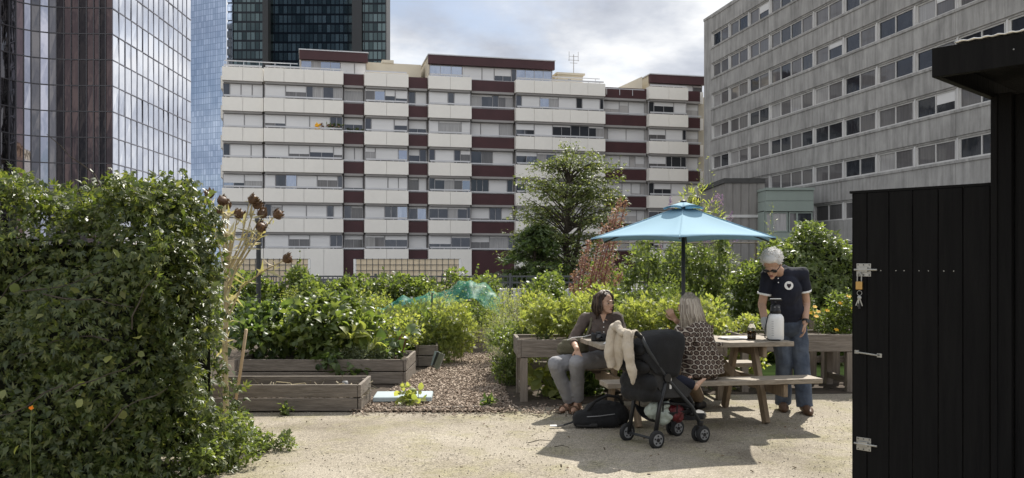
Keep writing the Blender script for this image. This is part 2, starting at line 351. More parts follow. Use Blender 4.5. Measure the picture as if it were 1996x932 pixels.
M['L_white'] = leafmat('white_petals', [(.7, .7, .68), (.78, .78, .78)], .4, .6)
def concrete(name, a, b, streak=1.0):
    m, t, bs = newmat(name); N = t.nodes; L = t.links
    tc = N.new('ShaderNodeTexCoord')
    def noise(sc, st, det=6):
        mp = N.new('ShaderNodeMapping'); mp.inputs['Scale'].default_value = st; L.new(tc.outputs['Object'], mp.inputs[0])
        n = N.new('ShaderNodeTexNoise'); n.inputs['Scale'].default_value = sc; n.inputs['Detail'].default_value = det; n.inputs['Roughness'].default_value = .65; L.new(mp.outputs[0], n.inputs['Vector']); return n.outputs['Fac']
    r = N.new('ShaderNodeValToRGB'); r.color_ramp.elements[0].position = .24; r.color_ramp.elements[1].position = .70
    r.color_ramp.elements[0].color = (*a, 1); r.color_ramp.elements[1].color = (*b, 1)
    mixf = N.new('ShaderNodeMath'); mixf.operation = 'MULTIPLY_ADD'; mixf.inputs[1].default_value = .62
    s = N.new('ShaderNodeMath'); s.operation = 'MULTIPLY'; s.inputs[1].default_value = .38
    L.new(noise(.55, (1, 1, 1)), s.inputs[0]); L.new(noise(2.6, (1, 1, .12), 8), mixf.inputs[0]); L.new(s.outputs[0], mixf.inputs[2]); L.new(mixf.outputs[0], r.inputs[0])
    L.new(r.outputs[0], bs.inputs['Base Color']); bs.inputs['Roughness'].default_value = .9; bs.inputs['Specular IOR Level'].default_value = .2
    return m
M['concrete'] = concrete('stained_concrete', (.125, .122, .116), (.49, .475, .45))
M['concrete_b'] = concrete('board_marked_concrete', (.15, .14, .13), (.30, .285, .265))
M['conc_light'] = pm('pale_concrete', (.56, .55, .53), .85, .14, 1.5, stretch=(1, 1, .4))
M['conc_dark'] = pm('dark_joint', (.07, .068, .065), .9, .2, 2)
# canopy cloth: thin, a little light passes
m, t, b = newmat('blue_canopy_cloth'); b.inputs['Base Color'].default_value = (.115, .36, .50, 1); b.inputs['Roughness'].default_value = .85
tr = t.nodes.new('ShaderNodeBsdfTranslucent'); tr.inputs[0].default_value = (.10, .36, .52, 1); ms = t.nodes.new('ShaderNodeMixShader'); ms.inputs[0].default_value = .22
_n = t.nodes.new('ShaderNodeTexNoise'); _n.inputs['Scale'].default_value = 3; _r = t.nodes.new('ShaderNodeValToRGB'); _r.color_ramp.elements[0].color = (.26, .43, .53, 1); _r.color_ramp.elements[1].color = (.30, .47, .57, 1)
_c = t.nodes.new('ShaderNodeTexCoord'); t.links.new(_c.outputs['Object'], _n.inputs['Vector']); t.links.new(_n.outputs['Fac'], _r.inputs[0]); t.links.new(_r.outputs[0], b.inputs['Base Color'])
t.links.new(b.outputs[0], ms.inputs[1]); t.links.new(tr.outputs[0], ms.inputs[2]); t.links.new(ms.outputs[0], t.nodes['Material Output'].inputs[0]); M['canopy'] = m
# netting: fine open mesh
m, t, b = newmat('green_netting'); b.inputs['Base Color'].default_value = (.06, .40, .30, 1); b.inputs['Roughness'].default_value = .5
_c = t.nodes.new('ShaderNodeTexCoord'); _n = t.nodes.new('ShaderNodeTexNoise'); _n.inputs['Scale'].default_value = 9; _n.inputs['Detail'].default_value = 5
_r = t.nodes.new('ShaderNodeValToRGB'); _r.color_ramp.elements[0].position = .35; _r.color_ramp.elements[1].position = .75; _r.color_ramp.elements[0].color = (.10, .10, .10, 1); _r.color_ramp.elements[1].color = (.38, .38, .38, 1)
t.links.new(_c.outputs['Object'], _n.inputs['Vector']); t.links.new(_n.outputs['Fac'], _r.inputs[0])
tp = t.nodes.new('ShaderNodeBsdfTransparent'); ms = t.nodes.new('ShaderNodeMixShader'); t.links.new(_r.outputs[0], ms.inputs[0]); t.links.new(tp.outputs[0], ms.inputs[1]); t.links.new(b.outputs[0], ms.inputs[2]); t.links.new(ms.outputs[0], t.nodes['Material Output'].inputs[0]); M['net'] = m
# tunic print: rosettes with pale outlines
m, t, b = newmat('rosette_print_cloth'); N = t.nodes; L = t.links
tc = N.new('ShaderNodeTexCoord'); sp = N.new('ShaderNodeSeparateXYZ'); L.new(tc.outputs['Object'], sp.inputs[0])
def mt2(op, a, c=None):
    n = N.new('ShaderNodeMath'); n.operation = op
    for i, q in enumerate((a, c)):
        if q is None: continue
        if isinstance(q, (int, float)): n.inputs[i].default_value = q
        else: L.new(q, n.inputs[i])
    return n.outputs[0]
PU = .047; uu = mt2('DIVIDE', mt2('ADD', sp.outputs[0], mt2('MULTIPLY', sp.outputs[1], .35)), PU); vv = mt2('DIVIDE', sp.outputs[2], PU * 1.732)
def latt(o):
    a = mt2('SUBTRACT', mt2('FRACT', mt2('ADD', uu, o)), .5); c = mt2('MULTIPLY', mt2('SUBTRACT', mt2('FRACT', mt2('ADD', vv, o)), .5), 1.732)
    return mt2('SQRT', mt2('ADD', mt2('MULTIPLY', a, a), mt2('MULTIPLY', c, c)))
dd = mt2('MINIMUM', latt(0), latt(.5))
r1 = N.new('ShaderNodeValToRGB'); e = r1.color_ramp.elements; e[0].position = .06; e[0].color = (.03, .018, .014, 1); e[1].position = .49; e[1].color = (.46, .41, .34, 1)
for p_, c_ in ((.12, (.17, .12, .09)), (.20, (.15, .11, .085)), (.25, (.035, .02, .016)), (.425, (.045, .026, .02))): q = e.new(p_); q.color = (*c_, 1)
L.new(dd, r1.inputs[0]); L.new(r1.outputs[0], b.inputs['Base Color']); b.inputs['Roughness'].default_value = .9
M['print'] = m
M['amber'] = pm('brown_liquid', (.05, .025, .008), .15, .1, 10)
M['glass'] = clearglass('clear_glass', (.9, .95, .92))
# ---------------------------------------------------------------- the setting: ground, paths, beds
def sheet(name, poly, z, mat, kind='structure', label=None, cat=None):
    b = MB(); b.add([(x, y, z) for x, y in poly], [tuple(range(len(poly)))]); o = b.build(name, mat); tag(o, label, cat, None, kind); return o
b = MB(); n = 40
xs = [-900, -300, -100, -40, -20] + [i * .5 - 10 for i in range(41)] + [20, 40, 100, 300, 900]
ys = [-300, -100, -30, -5] + [i * .5 for i in range(41)] + [25, 40, 80, 200, 500, 1500]
def gz(x, y): return .014 * math.sin(x * 1.7 + y * .9) * math.sin(y * 1.3 - x * .6) if abs(x) < 9.9 and 0 < y < 8.6 else 0
b.grid([[(x, y, gz(x, y)) for x in xs] for y in ys])
tag(b.build('ground', M['ground'], smooth=True), kind='structure')
sheet('planting_soil', [(-9, 9.75), (-1.2, 9.75), (-.95, 9.2), (-.35, 9.0), (.4, 9.05), (2.2, 9.9), (4.2, 10.0), (9, 10.3), (9, 24.3), (-12, 24.3), (-12, 9.75)], .006, M['soil'])
sheet('wood_chip_path', [(-1.5, 8.72), (-.1, 8.78), (-.14, 9.3), (-.2, 10.2), (-.22, 11.2), (-.25, 12.2), (-.22, 14), (-.2, 15.6), (-.9, 15.6), (-.86, 14), (-1.0, 12.6), (-1.18, 11.4), (-1.28, 10.3), (-1.42, 9.4)], .014, M['chip_base'])
sheet('lawn', [(2.7, 11.4), (9, 11.4), (9, 24), (2.7, 24)], .012, M['lawn'])
sheet('street', [(-60, 24.4), (60, 24.4), (60, 120), (-60, 120)], .01, M['asphalt'])
def chips(name, n, poly_fn, size, mats, z, thick, label, cat, wr=(.2, .55)):
    V = []; F = []
    P = []
    while len(P) < n:
        p = poly_fn()
        if p is not None: P.append(p)
    P = np.array(P); n = len(P)
    an = rng.uniform(0, 2 * np.pi, n); tilt = rng.normal(0, .35, n); ln = size * rng.uniform(.4, 1.4, n); wd = ln * rng.uniform(*wr, n)
    ux = np.stack([np.cos(an) * np.cos(tilt), np.sin(an) * np.cos(tilt), np.sin(tilt)], 1); uy = np.stack([-np.sin(an), np.cos(an), rng.normal(0, .25, n)], 1); uz = np.cross(ux, uy)
    C = np.column_stack([P, np.full(n, z)]) + np.array([0, 0, 1]) * (np.abs(np.sin(tilt)) * ln / 2)[:, None]
    vs = []
    for sx in (-.5, .5):
        for sy in (-.5, .5):
            for sz in (-.5, .5): vs.append(C + ux * (ln * sx)[:, None] + uy * (wd * sy)[:, None] + uz * (thick * sz))
    V = np.stack(vs, 1).reshape(-1, 3)
    f = np.array([(0, 1, 3, 2), (4, 6, 7, 5), (0, 4, 5, 1), (2, 3, 7, 6), (0, 2, 6, 4), (1, 5, 7, 3)])
    F = (f[None] + (np.arange(n) * 8)[:, None, None]).reshape(-1, 4)
    o = npmesh(name, V, F, mats); return tag(o, label, cat, None, 'stuff')
def in_path():
    y = random.uniform(8.7, 15.5); L = np.interp(y, [8.7, 9.4, 10.3, 11.4, 12.6, 14, 15.6], [-1.5, -1.42, -1.28, -1.18, -1.0, -.86, -.9]); R = np.interp(y, [8.7, 9.3, 10.2, 11.2, 12.2, 14, 15.6], [-.05, -.14, -.2, -.22, -.25, -.22, -.2])
    return (random.uniform(L - .12, R + .12), y)
chips('path_chips', 15000, in_path, .033, M['chips'], .022, .006, 'loose brown wood chips covering the garden path', 'wood chips')
M['pebble'] = leafmat('gravel_stones', [(.24, .21, .16), (.33, .3, .235), (.46, .43, .37), (.29, .25, .19)], 0, .9, .2)
M['twig'] = leafmat('fallen_bits', [(.06, .045, .03), (.13, .10, .065), (.22, .17, .11), (.09, .07, .05)], 0, .9, .2)
def in_yard():
    y = 5.6 + 3.6 * random.random() ** 1.2; return (random.uniform(-2.4, 3.9), y)
chips('gravel_stones', 3500, in_yard, .009, M['pebble'], .003, .005, 'tiny pale stones of the sandy gravel yard', 'gravel')
chips('fallen_twigs', 80, in_yard, .022, M['twig'], .012, .005, 'dry leaf bits and twigs lying on the gravel', 'litter')
def in_edge():
    return (random.uniform(-1.6, 1.2), random.gauss(8.8, .14))
chips('path_edge_litter', 900, in_edge, .03, M['chips'], .012, .005, 'scattered chips where the path meets the gravel', 'wood chips')
b = MB(); b.beam((-1.32, 8.86, .012), (-.25, 8.92, .016), .03, .04); tag(b.build('edging_strip', M['wood'], bevel=.005), 'thin half buried timber edging between path and gravel', 'edging')
for k, (x, y, a, l) in enumerate([(.13, 7.15, .5, .22), (.34, 7.0, -.2, .12)]):
    b = MB(); d = Vector((math.cos(a), math.sin(a), 0)) * l
    b.tube([Vector((x, y, .022)), Vector((x, y, .03)) + d * .5 + Vector((.008, .01, .004)), Vector((x, y, .02)) + d], [.004, .0035, .002], 6)
    tag(b.build('twig', M['bark']), ['crooked dark twig at the tip of the parasol shadow', 'short dark twig inside the parasol shadow', 'small twig alone on the sunlit gravel', 'thin twig deep in the parasol shadow'][k], 'twig')

# ---------------------------------------------------------------- apartment block
eA, iA = Vector((.974, .2265, 0)), Vector((-.2265, .974, 0))
TA = Matrix(((eA.x, iA.x, 0, -26.6), (eA.y, iA.y, 0, 80), (0, 0, 1, 0), (0, 0, 0, 1)))
def sA(x): r = (x - 998) / 1700; return (80 * r + 26.6) / (.974 - .2265 * r)
apt = thing('apartment_block', 'long cream apartment block with maroon panels between its balcony bands', 'apartment block', (-26.6, 80, 0), math.atan2(eA.y, eA.x))
cols = [(432, 513, 'c', .35), (514, 669.5, 'c', 0), (670, 710, 'r', 0), (710.5, 796.5, 'c', 0), (797, 835, 'r', 0), (835.5, 919.5, 'c', 0), (920, 1005, 'r', 0), (1005.5, 1179.5, 'c', -.1), (1180, 1266, 'r', .3), (1266.5, 1342.5, 'c', .1), (1343, 1372, 'r', .3)]
ZB = [19.6 - 2.8 * k for k in range(7)]
b = MB(TA); sEnd = sA(1372)
b.bb(sA(432) + .15, sEnd, 1.3, 13, 0, 19.4)
b.build('wall', M['aptwall'], apt)
b = MB(TA); b.bb(sEnd + .02, sEnd + 6, 2.4, 13, 0, 19.2); b.build('end_wall', M['cream_wall'], apt)
for k in range(7):
    b = MB(TA); b.bb(sA(1374), sA(1384), 1.6, 2.38, ZB[k] - 1.25, ZB[k] - .02); b.build('end_balcony', M['cream'], apt)
    b = MB(TA); b.bb(sA(425.5), sA(432) + .12, 2.2, 9, ZB[k] - 1.7, ZB[k] - .5); b.build('end_balcony', M['cream'], apt)
def window(T, parent, x0, x1, y, z0, z1, units, framemat, fr=.06, mull=.05, pw_=.95):
    """one ribbon window: frame > pane sheet, shutters and curtains behind or in front of the glass"""
    f = MB(T); 
    f.bb(x0, x1, y - .05, y + .03, z0, z0 + fr); f.bb(x0, x1, y - .05, y + .03, z1 - fr, z1)
    w = (x1 - x0)
    f.bb(x0, x0 + fr, y - .05, y + .03, z0 + fr, z1 - fr); f.bb(x1 - fr, x1, y - .05, y + .03, z0 + fr, z1 - fr)
    made = []; x = x0
    mats = [M['wdark'], M['wblue'], M['curtain'], M['curtain2'], M['curtain_red']]
    for (frac, kind, drop) in units:
        xe = x + w * frac
        if xe < x1 - .02: f.bb(xe - mull / 2, xe + mull / 2, y - .055, y + .03, z0 + fr, z1 - fr)
        zt = z1 - fr - (z1 - z0 - 2 * fr) * drop
        if drop > 0: sh = MB(T); sh.bb(x + mull, xe - mull, y - .03, y - .005, zt, z1 - fr - .005); made.append(('shutter', sh, M['shutter']))
        if drop < .97:
            g = MB(T); made.append(('pane', g, mats)); np_ = max(1, round((xe - x) / pw_)); pw = (xe - x) / np_
            for q in range(np_):
                mi = kind if kind < 5 else random.choice([0, 0, 1, 2, 3, 2])
                g.add([(x + q * pw, y + .012, z0 + fr), (x + (q + 1) * pw, y + .012, z0 + fr), (x + (q + 1) * pw, y + .012, zt), (x + q * pw, y + .012, zt)], [(0, 1, 2, 3)], mi)
                if q: f.bb(x + q * pw - .022, x + q * pw + .022, y - .02, y + .025, z0 + fr, zt)
        x = xe
    fo = f.build('window', framemat, parent)
    for nm_, q_, m_ in made: q_.build(nm_, m_, fo)
    return fo
flower = []
for k in range(7):
    zt = ZB[k]
    for ci, (xa, xb, kind, off) in enumerate(cols):
        s0, s1 = sA(xa), sA(xb)
        b = MB(TA)
        zbot = zt - 1.25 if k < 6 else 0
        if kind == 'c':
            npan = max(1, round((s1 - s0) / 1.75)); pw = (s1 - s0) / npan
            for q in range(npan):
                b.bb(s0 + q * pw + (.0 if q == 0 else .012), s0 + (q + 1) * pw - .012, off, off + 1.0, zbot, zt)
            o = b.build('balcony_band' if k < 6 else 'ground_floor_wall', M['cream'], apt)
            if k < 6:
                c = MB(TA); c.bb(s0 + .12, s1 - .12, off + .12, off + 1.2, zt - 1.46, zt - 1.252); c.build('soffit', M['soffit'], apt)
        else:
            b.bb(s0 + .02, s1 - .02, .55 + off, 1.25 + off, zbot + (.05 if k < 6 else 0), zt - .12)
            b.build('maroon_panel', M['maroon'], apt)
            if k < 6:
                c = MB(TA); c.bb(s0 + .05, s1 - .05, .5 + off, 1.27 + off, zt - 1.42, zt - 1.2 - .003); c.build('soffit', M['soffit'], apt)
        r = MB(TA)
        if kind == 'c': r.bb(s0 + .15, s1 - .15, off + .08, off + .2, zt + .1, zt + .24)
        else: r.bb(s0 - .1, s1 + .1, .5 + off, .6 + off, zt + .0, zt + .12)
        for q in range(int((s1 - s0) / 1.2) + 1): r.bb(s0 + .3 + q * 1.2, s0 + .36 + q * 1.2, (off if kind == 'c' else .42 + off) + .1, (off if kind == 'c' else .42 + off) + .16, zt - .005, zt + .1)
        if k > 0 or ci in (0, 1, 3, 5, 7, 9): r.build('rail', M['rail'], apt)
        if k == 6: continue
        # ribbon window under this band
        y = off + .42 if kind == 'c' else 1.0 + off
        z1 = zt - 1.465 if kind == 'c' else zt - 1.43; z0 = ZB[k + 1] - .05
        L = s1 - s0 - .1; units = []; tot = 0
        widths = []
        while tot < L - .3:
            w_ = random.choice([1.9, 1.9, 1.0, 2.2, .6]); w_ = min(w_, L - tot); widths.append(w_); tot += w_
        bright = random.random()
        for w_ in widths:
            u = random.random()
            if w_ < .7: units.append((w_ / tot, 0, 0))
            elif u < .42 or ci == 0 and k in (0, 1): units.append((w_ / tot, 5, 1))
            elif u < .74: units.append((w_ / tot, random.choice([0, 5, 3]), random.choice([.3, .45, .6, .8])))
            else: units.append((w_ / tot, 5, random.choice([0, .12, .12])))
        window(TA, apt, s0 + .05, s1 - .05, y, z0, z1, units, M['frame_grey'])
# penthouse storeys
def penthouse(xa, xb, ztop, setb, glazed, zb=19.6):
    s0, s1 = sA(xa), sA(xb); zf = ztop - .85
    b = MB(TA); b.bb(s0 + .1, s1 - .1, setb + .55, 10, zb - .1, zf); b.build('penthouse_wall', M['cream_wall'], apt)
    b = MB(TA); b.bb(s0, s1, setb, setb + .5, zf, ztop); b.bb(s0 + .1, s1 - .1, setb + .5, 10.2, zf + .01, ztop - .01, 1); o = b.build('penthouse_fascia', [M['maroon'], M['cream_wall']], apt)
    c = MB(TA); c.bb(s0 - .05, s1 + .05, setb - .06, 10.3, ztop + .003, ztop + .1); c.build('roof_edge', M['rail'], apt)
    un = [(f, k_, d) for f, k_, d in glazed]
    window(TA, apt, s0 + .15, s1 - .15, setb + .48, zb + .15, zf - .03, un, M['frame_grey'])
penthouse(583, 719, 21.75, 1.4, [(.16, 1, 0), (.14, 2, 0), (.3, 1, 0), (.22, 0, 1), (.18, 0, 1)])
penthouse(839, 1089, 21.95, 1.4, [(.26, 1, 0), (.16, 0, 1), (.1, 0, 1), (.14, 0, .6), (.04, 0, 0), (.3, 1, 0)])
penthouse(1279, 1388, 21.2, 1.6, [(.62, 1, 0), (.2, 0, 1), (.18, 3, .1)], 18.9)
b = MB(TA); b.bb(sA(721), sA(832), 4.5, 11, 19.4, 21.6); b.bb(sA(752), sA(776), 4.4, 11, 21.6, 21.9); b.build('stair_core', M['cream_wall'], apt)
b = MB(TA); sb = sA(1224); sc_ = sA(1266)
b.add([(sb, 5, 18.9), (sc_ - .02, 2, 18.9), (sc_ - .02, 2, 21.0), (sb, 5, 20.0), (sb, 9, 18.9), (sc_ - .02, 9, 18.9), (sc_ - .02, 9, 21.0), (sb, 9, 20.0)], [(0, 1, 2, 3), (4, 7, 6, 5), (0, 3, 7, 4), (3, 2, 6, 7), (1, 5, 6, 2)]); b.build('stair_core', M['cream_wall'], apt)
b = MB(TA); b.bb(sA(1103), sA(1154), 3, 6, 19.3, 21.0); b.bb(sA(1100), sA(1157), 2.8, 6.2, 21.0, 21.2); ch = b.build('chimney', M['cream_wall'], apt)
b = MB(TA); b.bb(sA(1124), sA(1129), 2.95, 3.02, 20.35, 20.55); b.build('vent', M['conc_dark'], ch)
b = MB(TA); sm = sA(1141); b.tube([(sm, 4, 21.2), (sm, 4, 23.4)], .04, 6)
for dz, l in ((23.2, .5), (22.8, .6), (22.5, .4)): b.tube([(sm - l, 4, dz), (sm + l, 4, dz)], .025, 5)
for dx in (-.5, .5): b.tube([(sm + dx, 4, 22.7), (sm + dx, 4, 23.7)], .025, 5)
b.build('aerial', M['frame_grey'], ch)
for xa, xb in ((436, 580), (1080, 1172), (1180, 1260)):
    b = MB(TA); b.bb(sA(xa), sA(xb), .5, .56, 20.15 - (.9 if xa > 1179 else 0), 20.23 - (.9 if xa > 1179 else 0))
    q = sA(xa) + .3
    while q < sA(xb): b.bb(q, q + .05, .5, .55, 19.55 - (.9 if xa > 1179 else 0), 20.15 - (.9 if xa > 1179 else 0)); q += 1.4
    b.build('roof_rail', M['rail'], apt)
# window boxes with flowers on two balconies
def leaves(n): return None
# ---------------------------------------------------------------- concrete block on the right
eC, iC = Vector((.2008, -.9796, 0)), Vector((.9796, .2008, 0))
TC = Matrix(((eC.x, iC.x, 0, 18.1), (eC.y, iC.y, 0, 82.2), (0, 0, 1, 0), (0, 0, 0, 1)))
con = thing('concrete_block', 'tall stained grey concrete block with ribbon windows in deep perspective', 'office block', (18.1, 82.2, 0), math.atan2(eC.y, eC.x))
def sC(x): Y = 35 / ((x - 998) / 1700 + .205); return (82.2 - Y) / .9796
xb_ = [1389, 1422, 1460, 1501, 1587, 1645, 1710, 1784, 1867, 1964]
SB = [sC(x) for x in xb_] + [sC(1964) + 3.7, sC(1964) + 7.4, sC(1964) + 11.1]
b = MB(TC); b.bb(.02, SB[-1], .32, 14, 0, 24.15); b.build('wall', M['conc_dark'], con)
b = MB(TC); b.bb(0, SB[0] - .02, 0, .3, 5.9, 24.2); b.build('end_strip', M['concrete'], con)
b = MB(TC); b.bb(-.02, SB[-1] + .1, -.06, 14.1, 24.2, 24.42); b.build('roof_edge', M['concrete'], con)
ZW = [22.0 - 2.82 * k for k in range(7)]
random.seed(21)
for k in range(7):
    zc = ZW[k]; z0, z1 = zc - .68, zc + .68
    top = 24.195 if k == 0 else ZW[k - 1] - .68
    b = MB(TC)
    segs = [SB[0]] + SB[1:]
    for i in range(len(segs) - 1):
        xa, xb2 = segs[i] + .012, segs[i + 1] - .012
        mid = [xa, (xa + xb2) / 2, xb2] if i == 3 else [xa, xb2]
        for q in range(len(mid) - 1):
            # precast panel leaning slightly outwards at the top, with a drip edge
            b.bb(mid[q] + (.01 if q else 0), mid[q + 1], -.1, .3, z1, top - .16)
            b.bb(mid[q] + (.01 if q else 0), mid[q + 1], -.16, .3, top - .158, top - .003)
            b.bb(mid[q] + (.01 if q else 0), mid[q + 1], -.03, .3, z1 - .003 - .12, z1 - .003)
    b.build('spandrel', M['concrete'], con)
    for i in range(len(SB) - 1):
        if k == 6 and i < 3: continue
        xa, xb2 = SB[i] + .04, SB[i + 1] - .04
        nu = 4 if i == 3 else 2
        pal = random.choice([[0, 0], [0, 3], [3, 3], [0, 0], [3, 3], [2, 3], [3, 0]])
        units = []
        for q in range(nu):
            kd = pal[q % 2] if random.random() < .8 else random.choice([0, 3, 3]); units.append((1 / nu, kd, random.choice([0, 0, 0, 0, 0, .3, .55]) if random.random() < .25 else 0))
        if k == 6 and i == 3: units = [(.25, 3, 0), (.25, 0, 0), (.25, 4, 0), (.25, 4, 0)]
        fo = window(TC, con, xa + .1, xb2 - .1, .1, z0 + .03, z1 - .125, units, M['conc_light'], .09, .07, 2.4)
        c = MB(TC); c.bb(xa - .033, xa + .095, -.05, .3, z0, z1 - .126); c.bb(xa - .045, xa - .035, .02, .3, z0, z1 - .127); c.build('pier', M['conc_light'], con)
b = MB(TC); b.bb(SB[3], SB[-1], -.12, .3, ZW[6] - .68 - 1.44, ZW[6] - .683); b.build('spandrel', M['concrete'], con)
zl = ZW[6] - .68 - 1.44
b = MB(TC); b.bb(SB[3], SB[-1], -.02, .3, zl - .3, zl - .003); q = SB[3] + .2
o = b.build('slot_beam', M['conc_light'], con); c = MB(TC)
while q < SB[-1] - 2: c.bb(q, q + 1.2, -.035, .0, zl - .2, zl - .11); q += 1.75
c.build('slot', M['conc_dark'], o)
b = MB(TC); q = SB[3]
while q < SB[-1] - .1:
    for z in range(13): b.bb(q + .01, min(q + 3.55, SB[-1]), .12 + .012 * (z % 3), .31, .43 * z, .43 * z + .42)
    q += 3.6
b.build('board_marked_wall', M['concrete_b'], con)
# low annexes before it
ax0, ax1 = gx(1388, 66), gx(1491, 62)
an = thing('concrete_annex', 'low board-marked grey concrete annex between the tall block and the apartments', 'building', ((ax0 + ax1) / 2, 62, 0))
b = MB(); w = (ax1 - ax0) / 5
for q in range(5): b.bb(ax0 + q * w + .015, ax0 + (q + 1) * w - .015, 62, 70, 0, 7.15)
b.build('wall', M['concrete_b'], an); b = MB(); b.bb(ax0 - .1, ax1 + .02, 61.9, 70, 7.16, 7.5); b.build('coping', M['conc_dark'], an)
b = MB(); b.bb(ax0, ax1 - .02, 61.93, 61.995, 4.7, 4.9); b.build('ledge', M['conc_light'], an)
gx0, gx1 = gx(1493, 60), gx(1586, 60)
gc = thing('green_cabin', 'pale green clad annex with a strip window beside the grey annex', 'building', ((gx0 + gx1) / 2, 60, 0))
b = MB()
for q in range(9):
    z = q * .72
    if q in (5, 6): continue
    b.bb(gx0, gx1, 60 + .02 * (q % 2), 66, z, z + .70)
b.bb(gx0, gx1, 60.4, 66, 3.55, 5.1); b.build('wall', M['green_panel'], gc)
b = MB(); b.bb(gx0 - .05, gx1 + .05, 59.9, 66, 6.48, 6.65); b.build('roof_edge', M['green_panel'], gc)
window(Matrix.Identity(4), gc, gx0 + .02, gx0 + 1.55, 60.2, 3.62, 4.98, [(.3, 2, 0), (.7, 2, 0)], M['green_panel'], .08, .12)
window(Matrix.Identity(4), gc, gx0 + 1.62, gx1 - .02, 60.2, 3.62, 4.98, [(.35, 3, 0), (.65, 0, 0)], M['green_panel'], .08, .12)

# ---------------------------------------------------------------- mirror glass tower (left)
mt = thing('mirror_glass_tower', 'angular mirror glass tower with a dark face and a bright silver face', 'tower', (-52.2, 114, 0))
GL = {k: glassmat('tower_glass_' + k, c, .03, .95, bs_, .45) for k, c, bs_ in (('silver', (.82, .83, .87), .03), ('grey', (.12, .115, .12), .03), ('dark', (.024, .021, .022), .10), ('brown', (.062, .046, .046), .07), ('light', (.36, .36, .41), .03), ('pink', (.13, .10, .105), .04))}  # dark face tints: mirrored light and dark put into the glass colour
M['mullion'] = pm('tower_mullion', (.045, .043, .05), .4, .1, 1); M['mullion_l'] = pm('tower_mullion_pale', (.12, .125, .16), .4, .1, 1)
P0 = Vector((-52.24, 114, 0)); HT = 62; FP = 3.38
zfl = [1.5 + (512 - 825 / 2.589) / 1700 * 114 - 3.38 * 4 + i * FP for i in range(19)]
def facade(pts, tints, name_mats, mull, sub, nm, jit=.0, mw=.12):
    """glass face: panes with their own slight tilt, mullions and floor lines"""
    mats = [GL[k] for k in name_mats]; g = MB(); fr = MB()
    for i in range(len(pts) - 1):
        a, c = pts[i], pts[i + 1]; d = (c - a); nrm = Vector((d.y, -d.x, 0)).normalized()
        if nrm.dot(-a) < 0: nrm = -nrm
        for q in range(sub):
            p, r = a + d * q / sub, a + d * (q + 1) / sub
            for z0, z1 in zip(zfl[:-1], zfl[1:]):
                j = [nrm * random.gauss(0, jit) for _ in range(4)]
                mi = tints[i] if not callable(tints) else tints(i, q, z0)
                g.add([p + j[0] + Vector((0, 0, z0)), r + j[1] + Vector((0, 0, z0)), r + j[2] + Vector((0, 0, z1)), p + j[3] + Vector((0, 0, z1))], [(0, 1, 2, 3)], mi)
            fr.beam(p + nrm * .05 + Vector((0, 0, zfl[0])), p + nrm * .05 + Vector((0, 0, zfl[-1])), mw, mw, nrm)
        for z in zfl: fr.beam(a + nrm * .06 + Vector((0, 0, z)), c + nrm * .06 + Vector((0, 0, z)), mw, .12)
    o = g.build(nm, mats, mt); fr.build('mullions', mull, o); return o
random.seed(5)
q1 = Vector((-52.24, 114, 0)); q2 = Vector((gx(372, 144), 144, 0))
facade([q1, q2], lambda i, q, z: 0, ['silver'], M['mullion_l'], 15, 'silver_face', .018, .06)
xsf = [-70, -40, -18, 0, 17, 31, 46, 61, 78, 95, 110, 125, 139, 154, 169, 183, 194, 206, 219]
dsf = [np.interp(x, [-70, 0, 31, 62, 95, 130, 219], [103.5, 108.8, 111, 112.4, 113.3, 113.8, 114]) for x in xsf]
pts = [Vector((gx(x, d), d, 0)) for x, d in zip(xsf, dsf)]
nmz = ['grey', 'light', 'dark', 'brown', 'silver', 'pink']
facade(pts, [0, 1, 0, 0, 1, 5, 1, 0, 1, 0, 2, 3, 3, 2, 3, 3, 2, 3], nmz, M['mullion'], 1, 'dark_face', .01)  # tint strips imitate the reflected light and dark stripes
b = MB(); b.add([(q1.x - .5, q1.y + 9, 0), (q2.x - .5, q2.y, 0), (q2.x - 40, q2.y, 0), (pts[0].x, pts[0].y + 12, 0), (q1.x - .5, q1.y + 9, 62), (q2.x - .5, q2.y, 62), (q2.x - 40, q2.y, 62), (pts[0].x, pts[0].y + 12, 62)], [(0, 1, 5, 4), (1, 2, 6, 5), (2, 3, 7, 6), (3, 0, 4, 7), (4, 5, 6, 7)])
b.build('core', M['conc_dark'], mt)
